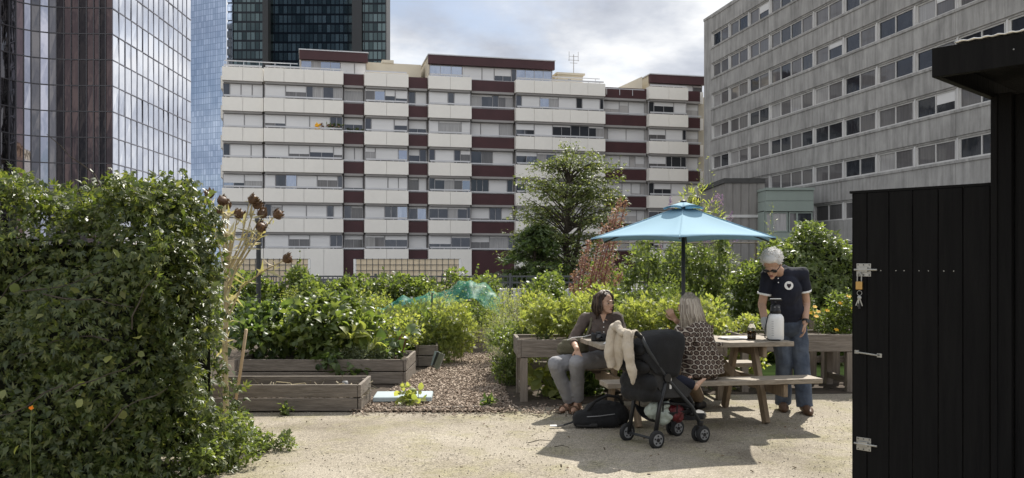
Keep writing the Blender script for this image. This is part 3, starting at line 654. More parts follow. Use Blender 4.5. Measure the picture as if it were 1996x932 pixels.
# blue tower behind
def gridglass(name, c1, c2, line, sx, sz, lw=.08, metal=.9, rough=.06, bands=0, axis=0):
    """glass curtain wall: panes vary a little, fine mullion grid"""
    m, t, b = newmat(name); N = t.nodes; L = t.links
    tc = N.new('ShaderNodeTexCoord'); sp = N.new('ShaderNodeSeparateXYZ'); L.new(tc.outputs['Object'], sp.inputs[0])
    def mth(op, a, v=None):
        n = N.new('ShaderNodeMath'); n.operation = op
        for i, q in enumerate((a, v)):
            if q is None: continue
            if isinstance(q, (int, float)): n.inputs[i].default_value = q
            else: L.new(q, n.inputs[i])
        return n.outputs[0]
    u = mth('DIVIDE', sp.outputs[axis], sx); v = mth('DIVIDE', sp.outputs[2], sz)
    fu, fv = mth('FRACT', u), mth('FRACT', v)
    ln = mth('MAXIMUM', mth('LESS_THAN', fu, lw), mth('LESS_THAN', fv, lw * 1.2 * sx / sz if not bands else bands))
    cb = N.new('ShaderNodeCombineXYZ'); L.new(mth('FLOOR', u), cb.inputs[0]); L.new(mth('FLOOR', v), cb.inputs[1])
    wnz = N.new('ShaderNodeTexWhiteNoise'); L.new(cb.outputs[0], wnz.inputs['Vector'])
    mx = N.new('ShaderNodeMix'); mx.data_type = 'RGBA'; L.new(wnz.outputs['Value'], mx.inputs[0]); mx.inputs[6].default_value = (*c1, 1); mx.inputs[7].default_value = (*c2, 1)
    m2 = N.new('ShaderNodeMix'); m2.data_type = 'RGBA'; L.new(ln, m2.inputs[0]); L.new(mx.outputs[2], m2.inputs[6]); m2.inputs[7].default_value = (*line, 1); L.new(m2.outputs[2], b.inputs['Base Color'])
    b.inputs['Metallic'].default_value = metal; b.inputs['Roughness'].default_value = rough
    n = N.new('ShaderNodeTexNoise'); n.inputs['Scale'].default_value = .12; L.new(tc.outputs['Object'], n.inputs['Vector']); bp = N.new('ShaderNodeBump'); bp.inputs['Strength'].default_value = .06; bp.inputs['Distance'].default_value = 1; L.new(n.outputs['Fac'], bp.inputs['Height']); L.new(bp.outputs[0], b.inputs['Normal'])
    return m
M['bluegrid'] = gridglass('blue_curtain_wall', (.31, .38, .49), (.43, .50, .62), (.21, .27, .36), .6, 1.25, .16)
M['darkgrid'] = gridglass('green_black_curtain_wall', (.012, .022, .025), (.075, .105, .11), (.006, .008, .011), 1.25, 2.7, .2, .75, .1, .22)
bt = thing('blue_glass_tower', 'pale blue glass tower between the mirror tower and the apartments', 'tower', (-62, 182, 0))
b = MB(); b.add([(-72, 188, 0), (gx(441, 182), 182, 0), (-73.5, 215, 0), (-80, 215, 0), (-72, 188, 110), (gx(441, 182), 182, 110), (-73.5, 215, 110), (-80, 215, 110)], [(0, 1, 5, 4), (1, 2, 6, 5), (2, 3, 7, 6), (3, 0, 4, 7), (4, 5, 6, 7)]); b.build('glass_face', M['bluegrid'], bt)
b = MB(); xe = gx(441, 182) + .1
for i in range(58): b.bb(xe, xe + .95, 182.2, 182.7, i * 1.85 + .4, i * 1.85 + 1.75)
b.bb(xe, xe + .9, 182.75, 183.2, 0, 105); b.build('edge_balconies', M['bluegrid'], bt)
# dark tower
dt = thing('dark_glass_tower', 'very tall dark green glass tower rising behind the apartment roof', 'tower', (gx(605, 250), 262, 0))
def X2(x): return gx(x, 250)
b = MB(); b.bb(X2(452), X2(514), 250, 266, 0, 150); b.bb(X2(523), X2(688), 252, 266, 0, 150); b.bb(X2(705), X2(752), 250.5, 258, 0, 150); b.build('glass_face', M['darkgrid'], dt)
for xa, xb2 in ((513, 524), (687, 706), (752, 754), (450, 454)):
    b = MB(); b.bb(X2(xa) + .01, X2(xb2) - .01, 249.2, 257, 0, 150); b.build('pier', M['metal_dark'], dt)
# ---------------------------------------------------------------- foliage tools
def T_simple(w=.3, fold=.08, droop=.08):
    return np.array([(0, 0, 0), (-w, .38, fold), (0, .42, 0), (w, .38, fold), (0, 1, -droop)]), np.array([(0, 2, 4, 1), (0, 3, 4, 2)])
def T_round(w=.42):
    V = []
    for y, k, z in ((0, .1, 0), (.28, .92, .04), (.7, .9, .02), (1, .12, -.08)): V += [(-w * k, y + .04 * (k < .5) * 0, z + .05 * k), (0, y, z), (w * k, y, z + .05 * k)]
    return np.array(V), np.array([(i * 3 + j, i * 3 + j + 1, i * 3 + j + 4, i * 3 + j + 3) for i in range(3) for j in range(2)])
def T_broad(w=.3, arch=.22):
    V = []; 
    for y, k in ((0, .06), (.22, .85), (.5, 1), (.78, .62), (1, .05)):
        z = arch * (1 - (2 * y - .8) ** 2) - arch * .4
        V += [(-w * k, y, z + .12 * k * w * 2), (0, y, z), (w * k, y, z + .12 * k * w * 2)]
    F = [(i * 3 + j, i * 3 + j + 1, i * 3 + j + 4, i * 3 + j + 3) for i in range(4) for j in range(2)]
    return np.array(V), np.array(F)
def T_palm(n=5, w=.22, spread=1.35):
    V = []; F = []
    for i in range(n):
        a = (i / (n - 1) - .5) * 2 * spread; l = 1 - .35 * abs(i / (n - 1) - .5) * 2
        v, f = T_simple(w, .07, .30); v = v * np.array([l, l, l]); v[:, 1] += .06
        c, s = math.cos(a), math.sin(a); R = np.array([(c, s, 0), (-s, c, 0), (0, 0, 1)])
        F.append(f + sum(len(q) for q in V)); V.append(v @ R.T)
    return np.concatenate(V), np.concatenate(F)
def T_pinn(n=4, w=.13, l=.34):
    V = []; F = []
    def addl(p, ang, ll):
        v, f = T_simple(w / l * .9, .05, .1); v = v * ll; c, s = math.cos(ang), math.sin(ang); R = np.array([(c, s, 0), (-s, c, 0), (0, 0, 1)])
        F.append(f + sum(len(q) for q in V)); V.append(v @ R.T + np.array(p))
    for i in range(n):
        y = .15 + .75 * i / n
        addl((0, y, 0), 1.05, l); addl((0, y, 0), -1.05, l)
    addl((0, .85, 0), 0, l)
    return np.concatenate(V), np.concatenate(F)
T_grass = (np.array([(-.02, 0, 0), (.02, 0, 0), (-.018, .5, .03), (.018, .5, .03), (-.003, 1, -.06), (.003, 1, -.06)]), np.array([(0, 1, 3, 2), (2, 3, 5, 4)]))
T = dict(simple=T_simple(), narrow=T_simple(.14, .04, .14), round=T_round(), broad=T_broad(), palm=T_palm(5, .18, 1.2), palm3=T_palm(3, .27, 1.1), pinn=T_pinn(), grass=T_grass, wide=T_broad(.4, .16))
def unit(a): return a / np.maximum(np.linalg.norm(a, axis=1, keepdims=True), 1e-9)
def leaves(name, P, D, U, S_, tmpl, mats, parent=None, mi=None):
    """P positions, D tip directions, U upward hints, S_ sizes"""
    tv, tf = T[tmpl] if isinstance(tmpl, str) else tmpl
    D = unit(D); B = unit(np.cross(D, U)); Nn = np.cross(B, D); n = len(P)
    V = P[:, None, :] + S_[:, None, None] * (tv[None, :, 0:1] * B[:, None, :] + tv[None, :, 1:2] * D[:, None, :] + tv[None, :, 2:3] * Nn[:, None, :])
    F = tf[None] + (np.arange(n) * len(tv))[:, None, None]
    m = None if mi is None else np.repeat(mi, len(tf))
    return npmesh(name, V.reshape(-1, 3), F.reshape(-1, 4), mats, parent, m)
def rnd(n): return unit(rng.normal(size=(n, 3)))
def vol(c, r, n, shell=.55):
    d = rnd(n); k = shell + (1 - shell) * rng.random(n) ** .7
    return np.array(c) + d * np.array(r) * k[:, None], d
def shrub(name, label, cat, c, r, n, size, tmpl, mat, group=None, nc=12, up=.25, stem='stem_green', clump=.42, zmin=.02, nstem=None, extra=None, shell=.3, stemr=.006, jit=.7, kind=None, wisps=None):
    """plant = foliage in uneven clumps carried on stems; c = base point, r = (rx, ry, height)"""
    c = np.array(c, float); n = int(n * 1.18) if n > 300 else n; size = size * (.82 if n > 300 else 1); root = thing(name, label, cat, tuple(c), 0, group)
    cc = []
    for i in range(nc):
        d = rnd(1)[0] * (rng.random() ** .45); cc.append(c + np.array([d[0] * r[0], d[1] * r[1], r[2] * (.5 + .46 * d[2])]))
    cc = np.array(cc); rr = clump * min(r[0], r[1], r[2] * .6) * rng.uniform(.6, 1.35, nc)
    w = rr ** 2; ii = rng.choice(nc, n, p=w / w.sum())
    d = rnd(n); k = shell + (1 - shell) * rng.random(n) ** .6
    P = cc[ii] + d * (rr[ii] * k)[:, None] * np.array([1, 1, .9])
    P[:, 2] = np.maximum(P[:, 2], c[2] + zmin)
    D = d * .6 + rng.normal(size=(n, 3)) * jit * .6 + np.array([0, 0, up])
    U = d * .5 + np.array([0, 0, 1]) + rng.normal(size=(n, 3)) * .45
    leaves('foliage', P, D, U, size * rng.uniform(.55, 1.25, n), tmpl, mat, root)
    b = MB()
    for i in range(nstem if nstem is not None else min(nc, 14)):
        e = cc[i % nc]; bs = c + np.array([rng.normal() * r[0] * .25, rng.normal() * r[1] * .25, 0])
        mid = bs * .45 + e * .55 + rng.normal(size=3) * .04 * r[2]; b.tube([bs, mid, e], [stemr, stemr * .8, stemr * .4], 5)
    nw = int(wisps if wisps is not None else (7 if r[2] > .35 and n > 500 else 0)); WP = []; WD = []
    for i in range(nw):   # loose shoots that rise out of the crown
        e = cc[rng.integers(nc)]; tp = e + np.array([rng.normal() * .10, rng.normal() * .08, rng.uniform(.10, .34) * r[2] + rr.mean() * .6]); m1 = e * .5 + tp * .5 + rng.normal(size=3) * .02
        b.tube([e, m1, tp], [stemr * .6, stemr * .45, stemr * .25], 4); t_ = rng.uniform(.25, 1, 14); WP.append(e + (tp - e) * t_[:, None] + rng.normal(size=(14, 3)) * .012); WD.append(rng.normal(size=(14, 3)) + [0, 0, .5])
    b.build('stem', M[stem], root)
    if nw: WP = np.concatenate(WP); leaves('foliage', WP, np.concatenate(WD), rng.normal(size=WP.shape) * .5 + [0, 0, 1], size * rng.uniform(.4, .9, len(WP)), tmpl if tmpl != 'broad' else 'simple', mat, root)
    if extra: extra(root, cc, rr)
    return root
def blooms(mat, n, size, tmpl='round', petals=6, top=True):
    def f(root, cc, rr):
        for j in range(n):
            i = rng.integers(len(cc)); d = rnd(1)[0]; d[2] = abs(d[2]) * .8 + .2; d[1] = -abs(d[1])
            p = cc[i] + d * rr[i] * 1.05
            an = np.linspace(0, 2 * np.pi, petals, endpoint=False); f_ = unit(np.array([[0, -.6, .8]]))[0]
            a = np.array([1, 0, 0.]); b_ = np.cross(f_, a)
            D = np.cos(an)[:, None] * a + np.sin(an)[:, None] * b_ + .15 * f_
            leaves('flower', np.repeat(p[None], petals, 0), D, np.repeat(f_[None], petals, 0), np.full(petals, size), tmpl, M[mat], root)
    return f

# ---------------------------------------------------------------- creeper hedge (left foreground)
hedge = thing('creeper_hedge', 'big wall of dark green creeper with five-fingered leaves filling the left side', 'hedge', (-4.6, 6.5, 0))
XR, YF, YB, ZT = -2.36, 5.75, 6.85, 2.12
def xr(y): return XR - .07 * (np.asarray(y) - YF)
def bulge(a, b): return .15 * np.sin(a * 3.1 + 1.3 * np.sin(b * 2.3)) + .08 * np.sin(a * 6.7 + b * 5.1) + .05 * np.sin(b * 9.3 - a * 4.2)
def hedge_pts(n, face):
    if face == 'front':
        x = XR - 5.2 * rng.random(n) ** 1.35; z = ZT * rng.random(n); 
        sl = np.interp(x, [-7.5, -2.75, -2.25], [.0, .0, .28]); y = YF + sl + bulge(x, z) + np.interp(z, [0, 1.3, 1.7, 1.95, 2.12], [0, .06, .18, .36, .62])
        nm = np.tile([0., -1, .25], (n, 1)); z = z * (1 - np.interp(x, [-4, -2.8], [.075, .01])); P = np.stack([x, y, z], 1)
    elif face == 'top':
        x = XR - 5.2 * rng.random(n) ** 1.35; y = YF + .35 + (YB - YF - .35) * rng.random(n); z = ZT - np.interp(x, [-4, -2.8], [.17, .02]) + .05 * np.sin(x * 2.4) + bulge(x, y) * .8 - np.interp(x, [-2.9, -2.3], [0, .22]); x = np.minimum(x, xr(y) + .02)
        nm = np.tile([0., -.1, 1], (n, 1)); P = np.stack([x, y, z], 1)
    else:
        z = ZT * rng.random(n); y = YF + .15 + (YB - YF) * rng.random(n)
        x = xr(y) + bulge(y * 2, z) + np.interp(z, [0, .25, .8, 1.6, 1.9, 2.12], [.25, .12, .02, .06, -.02, -.22])
        nm = np.tile([1., -.25, .2], (n, 1)); P = np.stack([x, y, z], 1)
    return P, nm
Ps, Ns = [], []
for face, n in (('front', 18000), ('top', 6200), ('end', 6400)):
    P, nm = hedge_pts(n, face); dep = np.abs(rng.normal(0, .10, n)) - .03
    Ps.append(P - nm * dep[:, None] + rng.normal(size=P.shape) * .03); Ns.append(nm)
P = np.concatenate(Ps); Nn = np.concatenate(Ns); P[:, 2] = np.maximum(P[:, 2], .03); n = len(P)
D = Nn * .5 + rng.normal(size=(n, 3)) * .55 + np.array([0, 0, -.35]); U = Nn + rng.normal(size=(n, 3)) * .45 + np.array([0, 0, .4])
sel = rng.random(n) < .68
leaves('foliage', P[sel], D[sel], U[sel], rng.uniform(.03, .07, sel.sum()), 'palm', M['L_creeper'], hedge)
leaves('foliage', P[~sel], D[~sel], U[~sel], rng.uniform(.03, .075, (~sel).sum()), 'simple', M['L_creeper'], hedge)
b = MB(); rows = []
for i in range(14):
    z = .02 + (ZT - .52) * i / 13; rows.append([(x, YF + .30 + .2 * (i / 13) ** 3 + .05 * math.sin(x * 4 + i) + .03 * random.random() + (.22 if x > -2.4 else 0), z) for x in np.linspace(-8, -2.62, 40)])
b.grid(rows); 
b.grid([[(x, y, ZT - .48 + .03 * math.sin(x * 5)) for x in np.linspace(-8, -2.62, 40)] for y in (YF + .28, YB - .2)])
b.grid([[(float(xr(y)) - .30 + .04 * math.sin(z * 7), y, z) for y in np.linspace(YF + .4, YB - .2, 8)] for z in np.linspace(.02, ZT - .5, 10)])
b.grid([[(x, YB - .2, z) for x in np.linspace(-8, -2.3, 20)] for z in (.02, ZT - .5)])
b.build('shade_core', M['core'], hedge)  # dark sheets added inside, blocking light between the leaves
b = MB(); rs = random.Random(3)
for i in range(14):
    x = rs.uniform(-3.9, -2.4); z = rs.uniform(.1, 2.0); p = Vector((x, YF - .08 + bulge(x, z), z)); pts_ = [p]
    a = rs.uniform(-.5, 3.6)
    for k in range(5):
        a += rs.uniform(-.4, .4); q = pts_[-1] + Vector((math.cos(a) * .12, rs.uniform(-.05, .03), math.sin(a) * .10 - .01)); pts_.append(q)
    b.tube(pts_, [.005, .005, .004, .003, .003, .002], 5)
b.build('stem', M['bark'], hedge)
# sprays and shoots above the top
for k, (x, y, z, dx, dz) in enumerate([(-2.75, 6.3, 1.9, .26, .26), (-2.5, 6.5, 1.75, .10, .12)]):
    b = MB(); p0 = Vector((x, y, z)); b.tube([p0, p0 + Vector((dx * .5, 0, dz * .62)), p0 + Vector((dx, -.02, dz))], [.005, .004, .002], 5); b.build('shoot', M['stem_green'], hedge)
    m_ = 4; tt = rng.uniform(.2, 1, m_)
    leaves('foliage', np.array([(x + dx * t, y, z + dz * t) for t in tt]), rng.normal(size=(m_, 3)) + [0, 0, .3], np.tile([0, -.4, 1.], (m_, 1)) + rng.normal(size=(m_, 3)) * .3, rng.uniform(.03, .055, m_), 'round', M['L_lime'], hedge)
# pale round leaves here and there on the front, sunlight put into their colour
m_ = 18; x = rng.uniform(-3.6, -2.35, m_); z = rng.uniform(.2, 1.6, m_)
leaves('foliage', np.stack([x, YF - .06 + bulge(x, z) + np.interp(x, [-2.75, -2.25], [0, .28]), z], 1), rng.normal(size=(m_, 3)) * .5 + [0, -.4, -.2], np.tile([0, -.5, 1.], (m_, 1)) + rng.normal(size=(m_, 3)) * .3, rng.uniform(.05, .08, m_), 'round', M['L_lime'], hedge)
shrub('ground_weed', 'low leafy weeds spreading from the foot of the creeper onto the gravel', 'weeds', (-2.12, 6.5, 0), (.20, .65, .36), 1000, .055, 'palm3', M['L_mid'], nc=26, clump=.5, zmin=.01)
shrub('ground_weed', 'thin creeping weeds reaching farthest onto the gravel', 'weeds', (-1.95, 7.05, 0), (.22, .25, .12), 310, .045, 'palm3', M['L_mid'], nc=12, clump=.6, zmin=.01)
shrub('hedge_shrub', 'loose mid green shrub between the creeper and the dry seed stalk', 'shrub', (-3.3, 8.9, 0), (.5, .8, 1.45), 3000, .07, 'simple', M['L_mid'], nc=30)
b = MB(); b.tube([(-3.06, 5.55, .1), (-3.05, 5.52, .4), (-3.03, 5.5, .58)], [.004, .004, .003], 5); fw = thing('wild_flower', 'single orange wild flower on a thin stalk before the creeper', 'flower', (-3.06, 5.55, .1)); b.build('stem', M['stem_green'], fw)
leaves('petal', np.repeat(np.array([[-3.03, 5.5, .585]]), 6, 0), rng.normal(size=(6, 3)) + [0, -.6, .5], np.tile([0, -1, .2], (6, 1)), np.full(6, .018), 'round', M['L_orange'], fw)

# ---------------------------------------------------------------- dry seed stalk, cane, lamp post
ds = thing('dry_seed_stalk', 'tall dried thistle stalk with brown seed heads leaning over the planter', 'dry plant', (-2.72, 8.25, 0))
base = Vector((-2.70, 8.25, 0))
def W8(x, y, d=8.25): return px(x, y, d)
main = [base, W8(438, 690), W8(441, 600), W8(440, 520), W8(452, 460)]
b = MB(); b.tube(main, [.030, .028, .024, .018, .012], 8)
tips = [(410, 375), (432, 388), (446, 396), (487, 384), (497, 395), (425, 410), (463, 414), (510, 413), (535, 412), (553, 498), (506, 440), (366, 380)]
joints = [(440, 470), (440, 470), (442, 470), (470, 470), (478, 470), (436, 480), (455, 470), (480, 480), (485, 490), (470, 560), (460, 520), (425, 470)]
ends = []
for i, ((tx, ty), (jx, jy)) in enumerate(zip(tips, joints)):
    d = 8.25 + random.uniform(-.18, .18); p0 = W8(440, min(jy + 70, 640)); p2 = W8(tx, ty + 10, d); p1 = W8(jx, jy, 8.25 + random.uniform(-.05, .05))
    b.tube([p0, p1, p1 * .45 + p2 * .55 + Vector((0, 0, .02)), p2], [.011, .009, .007, .005], 6); ends.append((p2, p1))
b.build('stalk', M['stem_dry'], ds)
for i, (e_, j_) in enumerate(ends[:-1]):
    ax = (e_ - j_).normalized(); ax = (ax + Vector((random.uniform(-.5, .5), random.uniform(-.5, .5), random.uniform(-.3, .6)))).normalized()
    b = MB(); b.lathe(e_ - ax * .01, [(.010, 0), (.036, .018), (.044, .042), (.038, .068), (.026, .085), (.012, .088)], 10, 0, ax); sh_ = b.build('seed_head', M['shoe'], ds, True)
    m_ = 46; a_ = rng.uniform(0, 2 * np.pi, m_); R = np.array(ax.to_track_quat('Z', 'Y').to_matrix()); h_ = rng.uniform(.0, .06, m_)
    loc = np.stack([np.cos(a_) * .036, np.sin(a_) * .036, h_], 1) @ R.T + np.array(e_); dd = np.stack([np.cos(a_) * .55, np.sin(a_) * .55, np.ones(m_)], 1) @ R.T
    leaves('bract', loc, dd, np.stack([np.cos(a_), np.sin(a_), np.zeros(m_)], 1) @ R.T, rng.uniform(.03, .045, m_), 'simple', M['L_brown'], sh_)
m_ = 130; t_ = rng.random(m_); ii = rng.integers(0, len(ends), m_); P = np.array([np.array(ends[i][1]) * (1 - t) + np.array(ends[i][0]) * t for i, t in zip(ii, t_)])
P2 = np.array([np.array(main[1]) * (1 - t) + np.array(main[4]) * t for t in rng.random(50)]); P = np.concatenate([P, P2]); m_ = len(P)
leaves('foliage', P, rng.normal(size=(m_, 3)) * [1, .8, .7] + [0, 0, .25], rng.normal(size=(m_, 3)) + [0, 0, .6], rng.uniform(.06, .19, m_), T_simple(.10, .05, .3), M['L_dry'], ds)
b = MB(); b.tube([px(455, 812, 8.5), px(468, 728, 8.42), px(480, 642, 8.35)], [.016, .016, .015], 8)
tag(b.build('bamboo_stake', M['cane'], smooth=True), 'pale bamboo stake leaning against the low front planter', 'stake')
lp = thing('lamp_post', 'slim dark post standing behind the dry seed stalk', 'post', (gx(504, 16.5), 16.5, 0))
b = MB(); b.tube([(gx(504, 16.5), 16.5, 0), (gx(504, 16.5), 16.5, 2.25)], .045, 10); b.build('pole', M['metal_dark'], lp)
b = MB(); b.lathe((gx(504, 16.5), 16.5, 2.25), [(.05, 0), (.075, .03), (.07, .08), (.02, .12)], 12); b.build('cap', M['metal_dark'], lp)
b = MB(); b.lathe((gx(504, 16.5), 16.5, 0), [(.09, 0), (.09, .25), (.05, .3), (.045, .45)], 12); b.build('base', M['metal_dark'], lp)

# ---------------------------------------------------------------- planter boxes
def planter(label, x0, x1, y0, y1, h, nb, rz=0, slope=0, soil=.06, group='low timber planters', piv=None, gap=.012, th=.035):
    piv = piv or ((x0 + x1) / 2, (y0 + y1) / 2, 0); R = Matrix.Translation(piv) @ Matrix.Rotation(rz, 4, 'Z') @ Matrix.Translation(-Vector(piv))
    t = thing('planter_box', label, 'planter', piv, rz, group)
    bh = h / nb
    for side in range(4):
        b = MB(R)
        for k in range(nb):
            z0, z1 = .015 + k * bh, .015 + (k + 1) * bh - gap; j = random.uniform(-.006, .006)
            if side == 0: b.bb(x0 + th, x1 - th, y0 + j, y0 + th + j, z0, z1)
            elif side == 1: b.bb(x0 + th, x1 - th, y1 - th + j, y1 + j, z0, z1)
            elif side == 2: b.bb(x0 + j, x0 + th - .002 + j, y0 + .002, y1 - .002, z0, z1)
            else: b.bb(x1 - th + .002 + j, x1 + j, y0 + .002, y1 - .002, z0, z1)
        b.build(['front_board', 'back_board', 'end_board', 'end_board'][side], M['wood'] if side < 2 else M['wood_y'], t, bevel=.006)
    b = MB(R); g = []
    for i in range(7): g.append([(x0 + th + (x1 - x0 - 2 * th) * j / 13, y0 + th + (y1 - y0 - 2 * th) * i / 6, h - soil + random.uniform(-.012, .012)) for j in range(14)])
    b.grid(g); b.build('soil', M['soil'], t, True)
    b = MB(R)
    for X in (x0 + th + .025, x1 - th - .025):
        for Y in (y0 + th + .025, y1 - th - .025): b.bb(X - .022, X + .022, Y - .022, Y + .022, .0, h - .02)
    b.build('corner_post', M['wood_z'], t)
    return t
planter('low front planter of two grey boards with bare soil and straw', -3.15, -1.52, 8.72, 9.42, .275, 2, .015, soil=.15)
def in_fp(): return (random.uniform(-2.95, -1.5), random.uniform(8.8, 9.35))
M['L_straw'] = leafmat('grey_straw', [(.10, .085, .06), (.2, .17, .12), (.28, .24, .18)], 0, .9, .2)
tp = chips('dry_straw', 420, in_fp, .16, M['L_straw'], .14, .004, 'dry straw and dead stems lying in the front planter', 'straw', (.03, .07))
for k in range(3):
    b = MB(); x = [-2.5, -2.35, -1.95][k]; b.tube([(x, 8.95, .12), (x + .07, 9.0, .27 - k * .03), (x + .2, 9.05, .25), (x + .3, 9.08, .14)], [.005, .005, .004, .003], 5)
    tag(b.build('dead_stem', M['stem_dry']), ['tallest arched dead stem in the front planter', 'second arched dead stem in the front planter', 'lowest dead stem in the front planter'][k], 'dead stem')
b = MB(); b.lathe((-1.76, 9.2, .13), [(.03, 0), (.034, .08), (.028, .12)], 12); tag(b.build('plastic_pot', M['hub'], smooth=True), 'small grey plastic cup standing in the front planter', 'cup')
planter('long planter behind the front one, holding the big leafy plant', -3.4, -1.3, 10.68, 11.75, .31, 2, 0)
planter('short planter beside the leaning slates', -1.42, -1.10, 12.5, 13.3, .31, 2, .1)
planter('farthest planter on the bend of the path', -.84, -.33, 14.3, 15.3, .36, 2, .05)
planter('planter half hidden behind the raised herb planter', -.25, 1.3, 10.85, 11.6, .26, 2, .03)
lb = MB(); lb.box((-1.17, 9.42, .055), (.62, .44, .05), Matrix.Rotation(.05, 3, 'Z')); lb.build('x', M['pale_blue'])
bo = bpy.data.objects['x']; bo.name = 'painted_board'; tag(bo, 'pale blue painted board lying flat by the front planter', 'board'); bm_ = bo.modifiers.new('bevel', 'BEVEL'); bm_.width = .008
for k, (dx, lean) in enumerate([(0, .30), (.035, .34), (.075, .4)]):
    b = MB(); c = Vector((-1.09 + dx, 12.35 - k * .12, .12)); R = Matrix.Rotation(-1.15, 3, 'Z') @ Matrix.Rotation(-lean, 3, 'X')
    b.box(c, (.22, .012, .25), R); tag(b.build('slate', [M['pale_blue'], M['metal_dark'], M['galv']][k], bevel=.003), ['pale slate leaning on the short planter', 'dark slate leaning between two paler slates', 'grey slate nearest the path, leaning on the others'][k], 'slate')
def raised(label, x0, x1, y0, y1, ztop, hb, rz, leg_xs, piv, front=True):
    R = Matrix.Translation(piv) @ Matrix.Rotation(rz, 4, 'Z') @ Matrix.Translation(-Vector(piv))
    t = thing('raised_planter', label, 'raised planter', piv, rz, 'raised planters on legs')
    th = .04
    for side in range(4):
        b = MB(R)
        if side == 0: b.bb(x0 + th, x1 - th, y0, y0 + th, ztop - hb, ztop)
        elif side == 1: b.bb(x0 + th, x1 - th, y1 - th, y1, ztop - hb, ztop)
        elif side == 2: b.bb(x0, x0 + th - .002, y0 - .002, y1, ztop - hb - .004, ztop + .004)
        else: b.bb(x1 - th + .002, x1, y0 - .002, y1, ztop - hb - .004, ztop + .004)
        b.build(['front_board', 'back_board', 'end_board', 'end_board'][side], M['wood'] if side < 2 else M['wood_y'], t, bevel=.006)
    b = MB(R); b.bb(x0 + th + .003, x1 - th - .003, y0 + th + .003, y1 - th - .003, ztop - hb + .02, ztop - .035); b.build('soil', M['soil'], t)
    for X in leg_xs:
        for Y in (y0 + .045, y1 - .045):
            b = MB(R); b.bb(X - .04, X + .04, Y - .04, Y + .04, 0, ztop - hb - .006); b.build('leg', M['wood_z'], t, bevel=.006)
        b = MB(R); b.bb(X - .02, X + .02, y0 + .09, y1 - .09, .09, .16); b.build('brace', M['wood_y'], t, bevel=.004)
    return t
raised('raised timber planter full of yellow-green herbs behind the seated woman in taupe', .06, 2.35, 9.36, 10.1, .67, .19, .06, (.13, 1.25, 2.28), (.06, 9.36, 0))
raised('raised timber planter with flowering plants behind the standing man', 2.62, 4.6, 10.05, 10.75, .67, .20, .03, (2.69, 3.92, 4.5), (2.62, 10.05, 0))

# ---------------------------------------------------------------- plants of the beds
V_ = lambda x, y, d: px(x, y, d)
shrub('leafy_plant', 'big bush of broad dark leaves overhanging the long planter', 'plant', (-2.55, 11.1, .26), (.62, .42, .86), 1500, .15, 'broad', M['L_mid'], nc=26, up=.1, clump=.5)
shrub('leafy_plant', 'broad leaved plant with upright shoots at the left end of the long planter', 'plant', (-3.2, 11.3, .26), (.4, .4, .75), 700, .15, 'broad', M['L_deep'], nc=14, clump=.5)
shrub('leafy_plant', 'lighter green leafy plant rising behind the big broad leaved bush', 'plant', (-2.3, 11.75, .05), (.65, .4, 1.12), 1700, .12, 'simple', M['L_mid'], nc=24)
shrub('chard_plant', 'red stemmed chard with large glossy leaves near the right end of the long planter', 'plant', (-1.52, 11.0, .26), (.20, .18, .52), 70, .135, 'wide', M['L_deep'], nc=10, stem='stem_red', stemr=.011, nstem=10, clump=.5)
shrub('silver_herb', 'low silvery herb along the front edge of the long planter', 'herb', (-1.7, 10.9, .27), (.42, .14, .16), 2600, .05, 'narrow', M['L_grey'], nc=22, clump=.9, jit=.9)
shrub('courgette_leaf', 'drooping yellow-lit leaf plant at the middle of the long planter', 'plant', (-1.95, 10.95, .26), (.22, .2, .40), 60, .17, 'wide', M['L_lime'], nc=9)
shrub('trailing_plant', 'plant trailing over the front board of the long planter', 'plant', (-2.05, 10.72, .06), (.35, .08, .34), 160, .12, 'broad', M['L_deep'], nc=12, up=-.3, clump=.9)
shrub('tomato_plant', 'bushy tomato plant behind the short planter', 'plant', (-1.45, 13.2, .0), (.55, .5, 1.0), 2400, .085, 'pinn', M['L_mid'], nc=22, group='tomato plants')
shrub('tomato_plant', 'tomato plant with drooping leaves over the path edge', 'plant', (-.95, 12.9, .0), (.38, .45, .85), 1900, .085, 'pinn', M['L_lime'], nc=18, group='tomato plants')
shrub('tomato_plant', 'tomato plant staked with a dark cane before the netting', 'plant', (-1.9, 13.5, .0), (.5, .45, .78), 2100, .09, 'pinn', M['L_lime'], nc=18, group='tomato plants')
b = MB(); b.tube([(gx(842, 13), 13, 0), (gx(842, 13), 13, 1.05)], .012, 6); tag(b.build('plant_cane', M['metal_dark']), 'thin dark cane standing among the tomato plants', 'cane')
shrub('bed_shrub', 'pale green leafy plant right of the big broad leaved bush', 'plant', (-1.75, 12.2, .0), (.5, .45, .88), 2300, .075, 'simple', M['L_lime'], nc=20)
shrub('bed_shrub', 'mid green plant at the end of the path', 'plant', (-.55, 16.1, .0), (.7, .5, .95), 2200, .08, 'simple', M['L_mid'], nc=20)
shrub('bed_shrub', 'tall weedy plant at the bend of the path', 'plant', (-1.1, 15.9, .0), (.5, .5, .95), 2000, .08, 'simple', M['L_lime'], nc=18)
shrub('fine_leaved_bush', 'fuzzy grey-green bush at the right edge of the path', 'bush', (.05, 11.6, .0), (.36, .55, .95), 5200, .045, 'narrow', M['L_grey'], nc=24)
shrub('fine_leaved_bush', 'lower leafy bush touching the raised herb planter', 'bush', (-.02, 10.65, .0), (.26, .32, .80), 2600, .055, 'simple', M['L_mid'], nc=18)
shrub('fine_leaved_bush', 'olive tinted fuzzy bush farther along the path edge', 'bush', (-.05, 13.0, .0), (.42, .6, 1.02), 4200, .05, 'narrow', M['L_lime'], nc=22)
